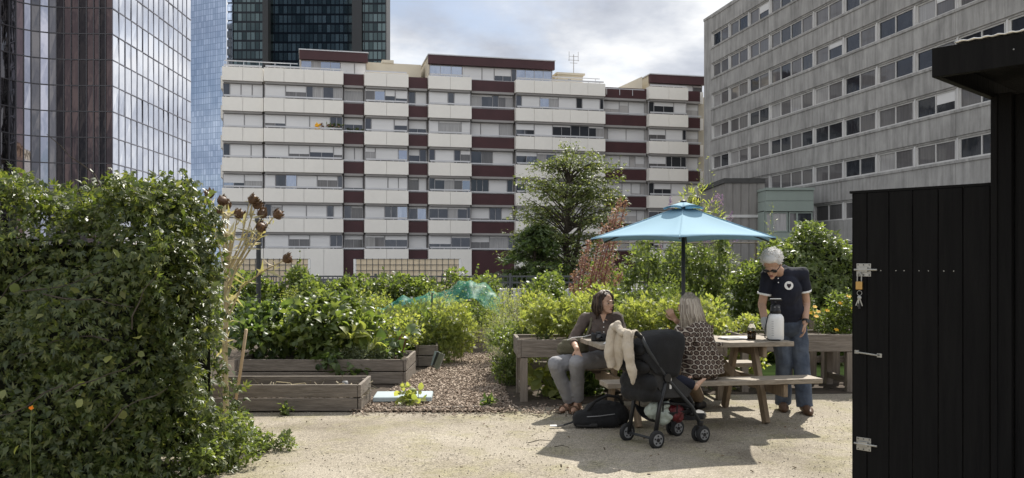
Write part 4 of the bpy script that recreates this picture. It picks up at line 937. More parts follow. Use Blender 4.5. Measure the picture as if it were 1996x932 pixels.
for i, (x0, lab, mt_) in enumerate([(.42, 'ferny yellow-green herb at the left end of the raised planter', 'L_lime'), (.85, 'ferny herb at the middle left of the raised planter', 'L_lime'), (1.4, 'yellow-green herb behind the seated woman in taupe', 'L_lime'), (1.95, 'yellow-green herb at the right end of the raised planter', 'L_lime')]):
    shrub('potted_herb', lab, 'herb', (x0, 9.78 + .06 * x0, .63), (.38, .28, .46), 900, .075, 'pinn', M[mt_], 'herbs in the raised planter', nc=30, clump=.32, wisps=18)
shrub('herb_plant', 'taller leafy herb standing behind the raised planter', 'plant', (.75, 10.75, .0), (.75, .35, 1.2), 3000, .085, 'simple', M['L_lime'], nc=24)
shrub('marigold_plant', 'green plant with orange marigold flowers between the two women', 'flowers', (1.85, 11.2, .0), (.62, .35, 1.0), 3600, .06, 'pinn', M['L_mid'], nc=22, extra=blooms('L_orange', 7, .045))
shrub('bed_shrub', 'feathery green plant behind the marigolds', 'plant', (1.35, 12.3, .0), (.6, .5, 1.2), 3600, .06, 'pinn', M['L_mid'], nc=24)
shrub('bed_shrub', 'feathery plant left of the parasol pole', 'plant', (2.15, 12.4, .0), (.55, .5, 1.3), 3400, .06, 'pinn', M['L_mid'], nc=24)
shrub('bright_herb', 'bright leafy plant between the printed tunic and the standing man', 'plant', (2.6, 10.9, .0), (.55, .4, 1.02), 2600, .08, 'simple', M['L_lime'], nc=22)
shrub('bright_herb', 'bright low plant behind the glass jar', 'plant', (3.05, 10.45, .5), (.4, .22, .42), 1300, .07, 'simple', M['L_lime'], nc=16)
shrub('yellow_flower_plant', 'leafy plant dotted with yellow flowers right of the standing man', 'flowers', (3.95, 10.5, .6), (.42, .26, .58), 2300, .06, 'simple', M['L_mid'], nc=20, extra=blooms('L_yellow', 11, .032))
shrub('yellow_flower_plant', 'smaller yellow flowered plant close to the black door', 'flowers', (4.45, 10.5, .6), (.3, .24, .42), 1300, .06, 'simple', M['L_mid'], nc=14, extra=blooms('L_yellow', 4, .03))
shrub('under_plant', 'leafy squash plant growing under the raised herb planter', 'plant', (.42, 9.75, .0), (.36, .3, .34), 130, .13, 'round', M['L_lime'], nc=14)
shrub('under_plant', 'dark leafy plant under the middle of the raised herb planter', 'plant', (.9, 9.9, .0), (.4, .3, .36), 420, .09, 'round', M['L_deep'], nc=14)
shrub('under_plant', 'grey-leaved plant beneath the raised planter beside the table legs', 'plant', (1.45, 10.2, .0), (.6, .3, .4), 1100, .07, 'round', M['L_grey'], nc=16)
shrub('under_plant', 'weedy plant seen through the picnic table legs', 'plant', (2.35, 10.4, .0), (.55, .3, .5), 1300, .07, 'simple', M['L_lime'], nc=16)
shrub('squash_seedling', 'small squash plant growing beside the pale blue board', 'plant', (-1.07, 9.12, .0), (.15, .14, .19), 75, .075, 'round', M['L_lime'], nc=12)
shrub('path_weed', 'small dark weed on the path before the raised planter', 'weed', (-.24, 9.0, .0), (.09, .07, .13), 60, .07, 'simple', M['L_deep'], nc=8)
shrub('path_weed', 'tiny weed at the foot of the front planter', 'weed', (-2.25, 8.58, .0), (.08, .06, .12), 46, .06, 'simple', M['L_mid'], nc=6)
# vine hedge along the back fence: one shrub after another
hx = [(-5.9, 1.30), (-5.05, 1.42), (-4.2, 1.22), (-3.35, 1.18), (-2.5, 1.2), (-1.7, 1.22), (-.85, 1.28), (.75, 1.2), (1.6, 1.1)]
hl = ['vine bush by the slim dark post', 'rounded vine bush before the left reed screen', 'vine bush right of the left reed screen', 'vine bush in the gap between the two reed screens', 'vine bush under the left half of the right reed screen', 'vine bush under the right reed screen', 'vine bush tangled in the green netting', 'rounded vine bush right of the green netting', 'small vine bush before the tree']
for (x, h), l in zip(hx, hl):
    shrub('vine_bush', l, 'bush', (x, 18.6 + rng.normal() * .2, 0), (.62, .6, h * 1.06), 2400, .10, 'round', M['L_mid'], 'vine bushes along the back fence', nc=20)
for k, (x, y, h, mt_, tm) in enumerate([(-4.0, 14.6, 1.0, 'L_mid', 'simple'), (-3.2, 15.2, 1.05, 'L_deep', 'simple'), (-4.6, 13.0, 1.1, 'L_mid', 'simple'), (-3.0, 13.2, .95, 'L_lime', 'simple'), (-2.7, 16.6, .9, 'L_lime', 'simple'), (-1.6, 16.8, .85, 'L_mid', 'pinn'), (.55, 14.8, 1.1, 'L_mid', 'simple'), (.2, 16.9, .95, 'L_lime', 'simple')]):
    shrub('bed_shrub', ['leafy bed plant behind the left end of the long planter', 'dark bed plant before the vine bushes', 'bed plant close behind the dry seed stalk', 'pale bed plant behind the big broad leaved bush', 'pale plant under the left end of the netting', 'plant half covered by the green netting', 'leafy plant behind the raised herb planter', 'pale plant right of the netting'][k], 'plant', (x, y, 0), (.6, .5, h), 1700, .085, tm, M[mt_], nc=18)
# green netting
nt_ = MB(); gxs = np.linspace(732, 975, 34); rows = []
topz = lambda x: np.interp(x, [732, 780, 840, 890, 915, 940, 975], [.72, .90, .97, 1.13, 1.22, 1.16, .92])
for i in range(9):
    r = []
    for j, x in enumerate(gxs):
        v = i / 8; dd = 14.3 + v * 1.0; z = topz(x) + .035 * math.sin(j * .8 + i * .7) + .02 * math.sin(j * 1.7 - i) - abs(v - .5) ** 1.5 * .9
        r.append((gx(x, 14.6), dd + .05 * math.sin(j * .9), max(z, .2)))
    rows.append(r)
nt_.grid(rows); tag(nt_.build('netting', M['net'], smooth=True), 'translucent green netting draped over the garden beds', 'netting')

# ---------------------------------------------------------------- back fence, reed screens
fy = 24.0
fn = thing('metal_fence', 'grey metal railing running along the back of the garden', 'fence', (-3, fy, 0))
b = MB()
for z in (1.12, .95, .15): b.bb(-14, 8, fy - .02, fy + .02, z - .022, z + .022)
b.build('rail', M['metal_fence'], fn)
b = MB(); x = -13.9
while x < 8: b.bb(x - .012, x + .012, fy - .012, fy + .012, .172, 1.098); x += .13
b.build('bars', M['metal_fence'], fn)
for x in np.arange(-13, 8.1, 1.85):
    b = MB(); b.bb(x - .035, x + .035, fy - .035, fy + .035, 0, 1.2); b.build('post', M['metal_fence'], fn)
lw = MB(); lw.bb(-14, 20, 26, 26.3, 0, .72); tag(lw.build('low_wall', M['conc_light']), 'low pale wall behind the grey metal railing', 'wall')
def screen(label, xa, xb, d, zt, rz=0):
    x0, x1 = gx(xa, d), gx(xb, d); t = thing('reed_screen', label, 'screen', ((x0 + x1) / 2, d, 0), 0, 'reed screens behind the fence')
    b = MB(); n_ = int((x1 - x0) / .05)
    for i in range(n_): b.bb(x0 + i * (x1 - x0) / n_, x0 + (i + 1) * (x1 - x0) / n_ - .006, d, d + .03 + .01 * random.random(), 0, zt)
    b.build('reed_panel', M['reed'], t)
    b = MB(); q = x0
    while q < x1 + .01: b.bb(q - .012, q + .012, d - .03, d - .008, 0, zt + .03); q += (x1 - x0) / round((x1 - x0) / .27)
    for z in np.linspace(.1, zt, 7): b.bb(x0, x1, d - .055, d - .032, z - .012, z + .012)
    b.build('wire_grid', M['metal_fence'], t)
    for X in (x0, x1):
        b = MB(); b.tube([(X, d, 0), (X, d, zt)], .07, 8); b.build('end_bundle', M['paper'], t)
screen('reed screen panel behind the dry seed stalk', 440, 603, 40, 1.66)
screen('reed screen panel in the middle, above the green netting', 692, 897, 40, 1.66)

# ---------------------------------------------------------------- tree
tr = thing('garden_tree', 'airy spreading tree standing behind the railing in front of the apartments', 'tree', (1.95, 31, 0))
rt = np.random.default_rng(4); tb = MB(); LP = []; LD = []; LU = []
tb.tube([(1.95, 31, 0), (2.0, 31, .9), (1.9, 31, 2.2), (2.0, 31, 3.6), (2.05, 31, 4.9)], [.16, .13, .10, .07, .03], 9)
tb.tube([(2.0, 31, .8), (2.3, 30.8, 2.0), (2.5, 30.7, 3.4)], [.09, .07, .03], 8)
def env(z): return np.interp(z, [.4, 1.2, 2.0, 2.9, 3.8, 4.6, 5.3, 5.9], [1.5, 2.15, 2.35, 2.3, 2.15, 1.85, 1.35, .6])
for i in range(185):
    z0 = rt.uniform(.5, 4.7); th_ = rt.uniform(0, 2 * np.pi); zt = min(5.85, z0 + rt.uniform(-.1, 1.3)); R_ = env(zt) * rt.uniform(.45, 1.06) * (1.12 if math.cos(th_) < 0 else .98)
    s_ = np.array([2.0, 31, z0]); e_ = np.array([2.0 + np.cos(th_) * R_ + .12 * (zt - 3), 31 + np.sin(th_) * R_ * .9, zt]); m1 = s_ * .5 + e_ * .5 + np.array([0, 0, .22])
    tb.tube([s_, m1, e_], [.03, .018, .006], 5)
    nl = 60; t_ = rt.uniform(.38, 1.02, nl); base_ = (1 - t_)[:, None] ** 2 * s_ + 2 * ((1 - t_) * t_)[:, None] * m1 + (t_ ** 2)[:, None] * e_
    sp_ = rt.normal(size=(nl, 3)) * np.array([.15, .15, .075]); LP.append(base_ + sp_)
    od = (e_ - s_) * np.array([1, 1, .2]); od = od / np.linalg.norm(od); LD.append(od * .9 + rt.normal(size=(nl, 3)) * .5 + [0, 0, -.12]); LU.append(np.tile([0, 0, 1.], (nl, 1)) + rt.normal(size=(nl, 3)) * .4)
tb.build('trunk', M['bark'], tr)
LP = np.concatenate(LP); leaves('crown', LP, np.concatenate(LD), np.concatenate(LU), rt.uniform(.07, .13, len(LP)), 'palm3', M['L_tree'], tr)
# tall red seed plant
ra = thing('red_seed_plant', 'tall reddish seed plant with plumes leaning beside the parasol', 'plant', (gx(1150, 12.6), 12.6, 0))
b = MB(); P = []; D = []
for i, (tx, ty, bx) in enumerate([(1215, 388, 1160), (1205, 405, 1158), (1195, 425, 1155), (1180, 440, 1150), (1225, 395, 1162), (1140, 500, 1140), (1125, 530, 1135), (1190, 520, 1155), (1215, 535, 1160), (1170, 560, 1150), (1150, 470, 1148), (1200, 580, 1160), (1165, 520, 1150)]):
    d = 12.6 + rng.uniform(-.2, .2); p0 = px(bx, 690, 12.6); p0.z = 0; p2 = px(tx - 4, ty, d); p1 = p0 * .45 + p2 * .55 + Vector((-.10, 0, .12)); b.tube([p0, p1, p2], [.012, .009, .004], 6)
    nl = 240; t_ = rng.uniform(.42, 1.0, nl); base_ = (1 - t_)[:, None] ** 2 * np.array(p0) + 2 * ((1 - t_) * t_)[:, None] * np.array(p1) + (t_ ** 2)[:, None] * np.array(p2)
    P.append(base_ + rng.normal(size=(nl, 3)) * (.085 * (1.25 - t_))[:, None]); D.append(rng.normal(size=(nl, 3)) + np.array([.3, 0, .6]))
b.build('stem', M['stem_red'], ra); P = np.concatenate(P); leaves('seed_plume', P, np.concatenate(D), rng.normal(size=P.shape) + [0, 0, 1], rng.uniform(.025, .055, len(P)), 'simple', M['L_red'], ra)
# buddleia behind the parasol
def spikes(root, cc, rr):
    for j in range(15):
        i = rng.integers(len(cc)); p = cc[i] + np.array([rng.normal() * .3, rng.normal() * .2, rr[i] * .9]); dr = unit(np.array([[rng.normal() * .6, rng.normal() * .4, 1]]))[0]
        m_ = 60; t_ = rng.random(m_); leaves('flower_spike', p + dr * (t_ * .26)[:, None] + rng.normal(size=(m_, 3)) * (.028 * (1.1 - t_))[:, None], rng.normal(size=(m_, 3)) + dr, rng.normal(size=(m_, 3)) + [0, 0, .5], np.full(m_, .03), 'simple', M['L_purple'], root)
shrub('buddleia_bush', 'tall loose bush with purple flower spikes rising behind the parasol', 'bush', (3.25, 15.5, 0), (.72, .6, 2.9), 3600, .12, 'narrow', M['L_grey'], nc=34, stem='stem_green', extra=spikes, clump=.3)
shrub('buddleia_bush', 'upper sprays of a second purple flowered bush above the parasol right slope', 'bush', (3.45, 15.9, 0), (.5, .4, 3.15), 1500, .13, 'narrow', M['L_lime'], nc=40, stem='stem_green', extra=spikes, clump=.34)
shrub('bed_shrub', 'tall leafy bush right behind the parasol peak', 'bush', (2.5, 14.8, 0), (.6, .5, 1.9), 2600, .10, 'narrow', M['L_mid'], nc=26, clump=.3)
# bean trellis
bt_ = thing('bean_trellis', 'open trellis of climbing beans between the parasol pole and the standing man', 'trellis', (2.75, 13.2, 0))
for x in np.arange(1.5, 4.21, .54):
    b = MB(); b.tube([(x, 13.2, 0), (x + .03, 13.2, 1.85)], .014, 6); b.build('post', M['wood_z'], bt_)
b = MB()
for z in (.6, 1.2, 1.8): b.tube([(1.45, 13.19, z), (4.25, 13.19, z)], .012, 6)
b.build('rail', M['wood'], bt_)
cl = []; 
for x in np.arange(1.45, 4.25, .17):
    zt = rng.uniform(1.45, 1.95) + .15 * math.sin(x * 3)
    for z in np.arange(.1, zt, .13):
        if rng.random() < .82: cl.append((x + rng.normal() * .06, 13.15 + rng.normal() * .08, z))
cl = np.array(cl); n = 7000; ii = rng.integers(0, len(cl), n); P = cl[ii] + rng.normal(size=(n, 3)) * .075
leaves('foliage', P, rng.normal(size=(n, 3)) * .7 + [0, -.2, -.4], rng.normal(size=(n, 3)) * .5 + [0, -.5, .6], rng.uniform(.05, .10, n), 'palm3', M['L_mid'], bt_)
# arched hedge right
ah = thing('arched_hedge', 'dense dark rounded hedge with a bright top behind the standing man', 'hedge', (4.35, 12.6, 0))
n = 9500; d = rnd(n); P = np.array([4.45, 12.9, 1.0]) + d * np.array([.92, .75, 1.02]) * (.80 + .22 * rng.random(n) + .10 * np.sin(d[:, 0] * 7 + d[:, 2] * 9))[:, None]
P[:, 2] = np.maximum(P[:, 2], .04); leaves('foliage', P, d * .5 + rng.normal(size=(n, 3)) * .5 + [0, 0, -.25], d + rng.normal(size=(n, 3)) * .4 + [0, 0, .4], rng.uniform(.05, .10, n), 'palm3', M['L_mid'], ah)
b = MB(); b.ell((4.45, 12.95, .95), (.72, .58, .86), None, 0, 18, 12); b.build('shade_core', M['core'], ah)  # dark ellipsoid added inside to shade the gaps between leaves
shrub('hedge_sprig', 'upright sprig rising over the right parasol tip', 'shrub', (3.95, 13.6, 0), (.22, .25, 2.15), 900, .08, 'narrow', M['L_lime'], nc=18, clump=.8)
shrub('hedge_shrub', 'leafy shrub joining the trellis and the dark rounded hedge', 'shrub', (3.75, 13.0, 0), (.4, .4, 1.75), 2600, .09, 'palm3', M['L_mid'], nc=24, clump=.5)
# picket fence behind the right raised planter
pf = thing('picket_fence', 'grey picket fence with rounded tops behind the right raised planter', 'fence', (4.1, 11.15, 0))
for i, x in enumerate(np.arange(3.55, 5.2, .15)):
    b = MB(); h = .80 + .03 * math.sin(i * 2.1) + (.1 if i % 4 == 2 else 0); w_ = .045
    b.prism([(-w_, 0), (w_, 0), (w_, h - .05), (w_ * .6, h - .015), (0, h), (-w_ * .6, h - .015), (-w_, h - .05)], (x, 11.15, 0), (1, 0, 0), (0, 0, 1), (0, 1, 0), .025); b.build('picket', M['wood_z'], pf, bevel=.003)
b = MB(); b.bb(3.45, 5.2, 11.176, 11.21, .22, .30); b.bb(3.45, 5.2, 11.176, 11.21, .55, .63); b.build('rail', M['wood'], pf)

shrub('dry_stalk_clump', 'clump of dried brown flower stalks behind the short planter', 'dry plant', (-1.15, 13.9, 0), (.35, .3, 1.1), 500, .05, 'narrow', M['L_dry'], nc=22, clump=.3, stem='stem_dry', nstem=22, stemr=.005, wisps=14)
shrub('dry_stalk_clump', 'thin dry stalk clump between the fuzzy bush and the raised planter', 'dry plant', (.1, 12.2, 0), (.3, .3, 1.15), 480, .05, 'narrow', M['L_straw'], nc=20, clump=.3, stem='stem_dry', nstem=20, stemr=.005, wisps=12)
shrub('fennel_plant', 'feathery tall fennel rising above the tomato plants', 'herb', (-3.4, 14.4, 0), (.4, .35, 1.2), 2600, .04, 'narrow', M['L_lime'], nc=26, clump=.35, stemr=.005, wisps=12)
shrub('fennel_plant', 'feathery tall plant left of the short planter, above the silvery herb', 'herb', (-2.0, 12.6, 0), (.4, .35, 1.0), 2600, .04, 'narrow', M['L_mid'], nc=26, clump=.35, stemr=.005, wisps=12)

ev = thing('evergreen_tree', 'dark low evergreen with sweeping boughs at the left foot of the airy tree', 'tree', (.75, 29.5, 0))
rt = np.random.default_rng(8); tb = MB(); tb.tube([(.75, 29.5, 0), (.75, 29.5, 1.4), (.8, 29.5, 2.7)], [.10, .07, .02], 8); LP = []; LD = []; LU = []
for i in range(120):
    z0 = rt.uniform(.25, 2.6); th_ = rt.uniform(0, 2 * np.pi); R_ = np.interp(z0, [0, .5, 1.6, 2.7], [1.6, 1.75, 1.3, .35]) * rt.uniform(.6, 1.05)
    s_ = np.array([.75, 29.5, z0 + .1]); e_ = np.array([.75 + np.cos(th_) * R_, 29.5 + np.sin(th_) * R_, z0 - .08 + rt.uniform(-.1, .2)]); m1 = s_ * .5 + e_ * .5 + np.array([0, 0, .16])
    tb.tube([s_, m1, e_], [.02, .012, .004], 4); nl = 60; t_ = rt.uniform(.2, 1.02, nl); base_ = (1 - t_)[:, None] ** 2 * s_ + 2 * ((1 - t_) * t_)[:, None] * m1 + (t_ ** 2)[:, None] * e_
    LP.append(base_ + rt.normal(size=(nl, 3)) * np.array([.10, .10, .04])); od = (e_ - s_) / np.linalg.norm(e_ - s_); LD.append(od + rt.normal(size=(nl, 3)) * .45 + [0, 0, -.1]); LU.append(np.tile([0, 0, 1.], (nl, 1)) + rt.normal(size=(nl, 3)) * .3)
tb.build('trunk', M['bark'], ev); LP = np.concatenate(LP); leaves('crown', LP, np.concatenate(LD), np.concatenate(LU), rt.uniform(.10, .20, len(LP)), 'pinn', M['L_deep'], ev)
n = 90; P = np.stack([rng.uniform(-2.0, 3.6, n), 5.9 + 3.2 * rng.random(n) ** .8, rng.uniform(.008, .018, n)], 1)
tag(leaves('fallen_leaves', P, rng.normal(size=(n, 3)) * [1, 1, .12], np.tile([0, 0, 1.], (n, 1)) + rng.normal(size=(n, 3)) * .25, rng.uniform(.015, .04, n), 'simple', M['L_brown']), 'small dry leaves fallen on the gravel yard', 'fallen leaves', None, 'stuff')
# ---------------------------------------------------------------- picnic table
CT = Vector((1.68, 8.49, 0)); RT = math.radians(10)
TT = Matrix.Translation(CT) @ Matrix.Rotation(RT, 4, 'Z')      # local: x along the table, y away from the camera
pt = thing('picnic_table', 'heavy timber picnic table with fixed benches under the blue parasol', 'picnic table', CT, RT)
b = MB(TT)
for i in range(5):
    y0 = -.375 + i * .151; b.bb(-.95 + random.uniform(-.006, .006), .95 + random.uniform(-.006, .006), y0, y0 + .144, .705, .75)
b.build('tabletop', M['table'], pt, bevel=.006)
for sgn in (-1, 1):
    b = MB(TT)
    for i in range(2): b.bb(-1.0, 1.02, sgn * .64 - .135 + i * .138, sgn * .64 - .135 + i * .138 + .132, .405, .45)
    b.build('bench_seat', M['table'], pt, bevel=.006)
for X in (-.62, .62):
    for sgn in (-1, 1):
        b = MB(TT); b.beam((X, sgn * .47, 0), (X, sgn * .20, .70), .045, .095, (0, 1, 0)); o = b.build('leg', M['table_leg'], pt, bevel=.005)
        b = MB(TT); b.beam((X - .0485 * (1 if X < 0 else -1), sgn * .40, .02), (X - .0485 * (1 if X < 0 else -1), sgn * .30, .22), .045, .06, (0, 1, 0))
    b = MB(TT); xo = X + (.05 if X > 0 else -.05); b.bb(xo - .022, xo + .022, -.75, .75, .285, .40); b.build('crossbeam', M['table_leg'], pt, bevel=.005)
    b = MB(TT); b.bb(xo - .022, xo + .022, -.34, .34, .60, .70); b.build('top_beam', M['table_leg'], pt, bevel=.005)
    b = MB(TT); b.beam((X * .93, 0, .33), (X * .35, 0, .69), .045, .08); b.build('brace', M['table_leg'], pt, bevel=.005)
# ---------------------------------------------------------------- parasol
UC = Vector((1.67, 8.5, 0)); um = thing('parasol', 'light blue six-sided parasol standing through the picnic table', 'parasol', UC)
b = MB(); b.tube([UC + Vector((0, 0, 0)), UC + Vector((0, 0, 2.09))], .019, 12); b.build('pole', M['metal_dark'], um, True)
b = MB(); b.lathe(UC, [(.22, .0), (.22, .035), (.20, .05), (.05, .06), (.045, .26), (.03, .28)], 24); b.build('base', M['metal_dark'], um)
Rr, zr, zv = .97, 1.72, 2.02; th0 = math.radians(17)
def cpt(u, k, t):   # k rib index (float inside panel via t), u 0..1 from vent to rim
    a0, a1 = th0 + k * math.pi / 3, th0 + (k + 1) * math.pi / 3
    r = .11 + (Rr - .11) * u
    p0 = Vector((math.cos(a0), math.sin(a0), 0)) * r; p1 = Vector((math.cos(a1), math.sin(a1), 0)) * r
    p = p0.lerp(p1, t); edge = 4 * t * (1 - t)
    p *= (1 - .035 * edge * u)
    z = zv + (zr - zv) * (u ** .93) - .03 * math.sin(u * math.pi) * edge * .9 + .022 * edge * u * u
    return UC + Vector((p.x, p.y, z))
b = MB()
for k in range(6): b.grid([[cpt(u, k, t) for t in np.linspace(0, 1, 11)] for u in np.linspace(0, 1, 10)])
cn = b.build('canopy', M['canopy'], um, True); bm = bmesh.new(); bm.from_mesh(cn.data); bmesh.ops.remove_doubles(bm, verts=bm.verts, dist=.0005); bmesh.ops.recalc_face_normals(bm, faces=bm.faces); bm.to_mesh(cn.data); bm.free()
cn.data.polygons.foreach_set('use_smooth', np.ones(len(cn.data.polygons), dtype=bool)); solidify(cn, .003)
b = MB()
for k in range(6): b.tube([cpt(u, k, 0) + Vector((0, 0, .004)) for u in np.linspace(0.02, .995, 9)], .0045, 5)
b.build('seam', M['canopy'], cn)
b = MB()
for k in range(6):
    a0, a1 = th0 + k * math.pi / 3, th0 + (k + 1) * math.pi / 3; rows = []
    for u in np.linspace(0, 1, 5):
        r = .02 + .20 * u; p0 = Vector((math.cos(a0), math.sin(a0), 0)) * r; p1 = Vector((math.cos(a1), math.sin(a1), 0)) * r
        rows.append([UC + p0.lerp(p1, t) + Vector((0, 0, 2.088 - .062 * u + .03 * u * 4 * t * (1 - t) * (.5 + .5 * math.sin(k * 2.2)) )) for t in np.linspace(0, 1, 7)])
    b.grid(rows)
v = b.build('vent', M['canopy'], cn, True); solidify(v, .003)
b = MB(); b.lathe(UC + Vector((0, 0, 2.09)), [(.03, 0), (.032, .008), (.022, .016), (.006, .022)], 12); b.build('finial', M['metal_dark'], um, True)
for k in range(6):
    b = MB(); b.tube([cpt(u, k, 0) - Vector((0, 0, .014)) for u in np.linspace(.0, .99, 8)], .0075, 6); rb = b.build('rib', M['metal_dark'], um)
    b = MB(); b.tube([UC + Vector((0, 0, 1.80)), cpt(.42, k, 0) - Vector((0, 0, .018))], .006, 6); b.build('strut', M['metal_dark'], rb)
b = MB(); b.lathe(UC + Vector((0, 0, 1.765)), [(.02, 0), (.034, .01), (.034, .06), (.02, .07)], 12); b.build('runner', M['metal_dark'], um)

# ---------------------------------------------------------------- black shed with its door folded back
sw, sn = Vector((.694, -.72, 0)), Vector((-.72, -.694, 0)); H = Vector((2.50, 4.53, 0)); up = Vector((0, 0, 1))
TS = Matrix(((sw.x, sn.x, 0, H.x), (sw.y, sn.y, 0, H.y), (0, 0, 1, 0), (0, 0, 0, 1)))   # local x along the wall to the right, y outwards, z up
sh = thing('garden_shed', 'black stained timber garden shed with an overhanging roof at the right edge', 'shed', H)
b = MB(TS); q = .10
while q < 2.2: b.bb(q, q + .13, -.04, .0, 0, 2.36); q += .134
b.bb(.10, 2.2, -.07, -.042, 0, 2.36); b.build('wall', M['black_wood'], sh, bevel=.004)
b = MB(TS)
q = -2.1
while q < -.05: b.bb(.0, .03, q, q + .13, 0, 2.36); q += .134
b.build('side_wall', M['black_wood'], sh, bevel=.004)
b = MB(TS); b.bb(-.005, .095, -.05, .03, 0, 2.37); b.build('post', M['black_wood'], sh, bevel=.004)
b = MB(TS); b.bb(-.02, 2.6, .74, .775, 2.35, 2.485); b.build('fascia', M['black_wood'], sh, bevel=.003)
b = MB(TS); b.bb(-.02, .015, -2.2, .738, 2.35, 2.48); b.build('side_fascia', M['black_wood'], sh, bevel=.003)
b = MB(TS); b.bb(.02, 2.6, -2.2, .735, 2.43, 2.46); b.build('roof_deck', M['black_wood'], sh)
for X in (.5, 1.1, 1.7): 
    b = MB(TS); b.bb(X - .03, X + .03, .04, .73, 2.36, 2.428); b.build('rafter', M['black_wood'], sh)
b = MB(TS); xs_ = np.linspace(.08, 2.7, 190)
b.grid([[(x, y, 2.495 + .003 * math.sin(x * 2 * math.pi / .05)) for x in xs_] for y in (-2.25, .785)]); rf = b.build('roof_sheet', M['zinc_edge'], sh, True); solidify(rf, .004)
b = MB(TS); b.lathe(TS.inverted() @ (TS @ Vector((.32, .775, 2.42))), [(.004, 0), (.003, .003)], 8, 0, (0, 1, 0)); b.build('screw', M['hub'], sh)
dr = thing('shed_door', 'black plank door folded back beside the shed, with bolt and padlock', 'door', H)
DW = .75; b = MB(TS); q = -.012
for i in range(6):
    w_ = [.135, .125, .135, .13, .125, .08][i]; b.bb(q - w_ + .004, q, -.02, .012, .06, 1.9); q -= w_
b.build('plank_panel', M['black_wood'], dr, bevel=.004)
b = MB(TS); b.bb(-DW - .012, -DW + .03, -.045, -.022, .06, 1.9); b.bb(-DW, -.03, -.045, -.022, 1.72, 1.82); b.bb(-DW, -.03, -.045, -.022, .2, .3); b.build('rear_ledge', M['black_wood'], dr)
b = MB(TS); b.bb(-DW - .012, -.012, -.05, .014, 1.901, 1.915); b.build('top_strip', M['black_wood'], dr)
def plateT(name, z, full):
    bl = thing_part = MB(TS); bl.bb(-DW + .03, -DW + .115, .0125, .016, z - .035, z + .04); bl.bb(-DW + .045, -DW + .10, .016, .03, z - .008, z + .018)
    o = bl.build(name, M['galv'], dr, bevel=.002)
    c = MB(TS); c.tube([(-DW + .022, .026, z + .004), (-DW + .155, .026, z + .004)], .006, 8); c.build('bolt_rod', M['galv'], o)
    c = MB(TS)
    for dx in (.04, .072, .105):
        for dz in (-.026, .032): c.lathe((-DW + dx, .016, z + dz), [(.004, 0), (.003, .002)], 8, 0, (0, 1, 0))
    c.build('screw', M['metal_dark'], o)
    return o
plateT('bolt_plate', 1.455, True); plateT('bolt_plate', .455, True)
b = MB(TS); b.tube([(-DW + .03, .016, .985), (-DW + .035, .03, .985), (-DW + .16, .03, .975), (-DW + .165, .014, .975)], .005, 8); b.bb(-DW + .02, -DW + .045, .0122, .018, .975, .995); b.bb(-DW + .15, -DW + .178, .0122, .018, .963, .985); b.build('pull_handle', M['galv'], dr)
b = MB(TS)
for dx in (.17, .255, .30, .38, .43, .51, .56): b.lathe((-DW + dx, .012, 1.455), [(.0035, 0), (.003, .002)], 8, 0, (0, 1, 0))
b.build('screw', M['galv'], dr)
pk = thing('padlock', 'brass padlock hanging from the upper door bolt', 'padlock', TS @ Vector((-DW + .055, .03, 1.40)))
b = MB(TS); b.bb(-DW + .035, -DW + .075, .022, .04, 1.345, 1.392); b.build('lock_body', M['brass'], pk, bevel=.004)
b = MB(TS); b.tube([(-DW + .043, .031, 1.392), (-DW + .043, .031, 1.43), (-DW + .055, .031, 1.444), (-DW + .067, .031, 1.43), (-DW + .067, .031, 1.392)], .004, 8); b.build('shackle', M['galv'], pk)
kr = thing('key_ring', 'bunch of keys dangling under the padlock', 'keys', TS @ Vector((-DW + .055, .03, 1.30)))
b = MB(TS); b.tube([(-DW + .055 + .014 * math.cos(a), .03, 1.325 + .014 * math.sin(a)) for a in np.linspace(0, 6.28, 13)], .002, 6); b.build('ring', M['galv'], kr)
for i, a in enumerate((-.38, -.1, .34)):
    b = MB(TS); p = Vector((-DW + .055, .026 + .006 * i, 1.31)); d = Vector((math.sin(a), 0, -math.cos(a)))
    b.ell(p + d * .012, (.011, .003, .011), None, 0, 10, 6); b.beam(p + d * .02, p + d * .062, .006, .003, (0, 1, 0)); b.build('key', M['galv'], kr)
b = MB(TS); b.bb(-DW + .048, -DW + .062, .026, .034, 1.235, 1.265); b.build('key_tag', M['black_plastic'], kr)

# ---------------------------------------------------------------- people
FOLDS = dict(carrier_bag=(.035, .05), bag_body=(.022, .09), back_pouch=(.02, .10), polo_shirt=(.022, .13), jeans=(.020, .11), shirt=(.022, .10), trousers=(.016, .10), tunic=(.028, .12), sleeve=(.024, .06), collar=(.024, .05), top=(.012, .06), cloth_bundle=(.012, .04))
def folds(o, strength, size):
    """cloth creases: real displacement by a cloud pattern"""
    t = bpy.data.textures.new('creases', 'CLOUDS'); t.noise_scale = size; t.noise_depth = 2
    d = o.modifiers.new('creases', 'DISPLACE'); d.texture = t; d.strength = strength; d.mid_level = .5; d.texture_coords = 'LOCAL'
def blob(name, b, mat, parent, voxel=.008, smooth=4):
    o = b.build(name, mat, parent); m = o.modifiers.new('remesh', 'REMESH'); m.mode = 'VOXEL'; m.voxel_size = voxel; m.use_smooth_shade = True
    if smooth: s = o.modifiers.new('smooth', 'SMOOTH'); s.factor = .5; s.iterations = smooth
    if name in FOLDS: folds(o, *FOLDS[name])
    return o
def frame(fwd, up=(0, 0, 1)):
    f = Vector(fwd).normalized(); s = f.cross(Vector(up)).normalized(); u = s.cross(f)   # s = to the figure's right
    return Matrix((s, f, u)).transposed()
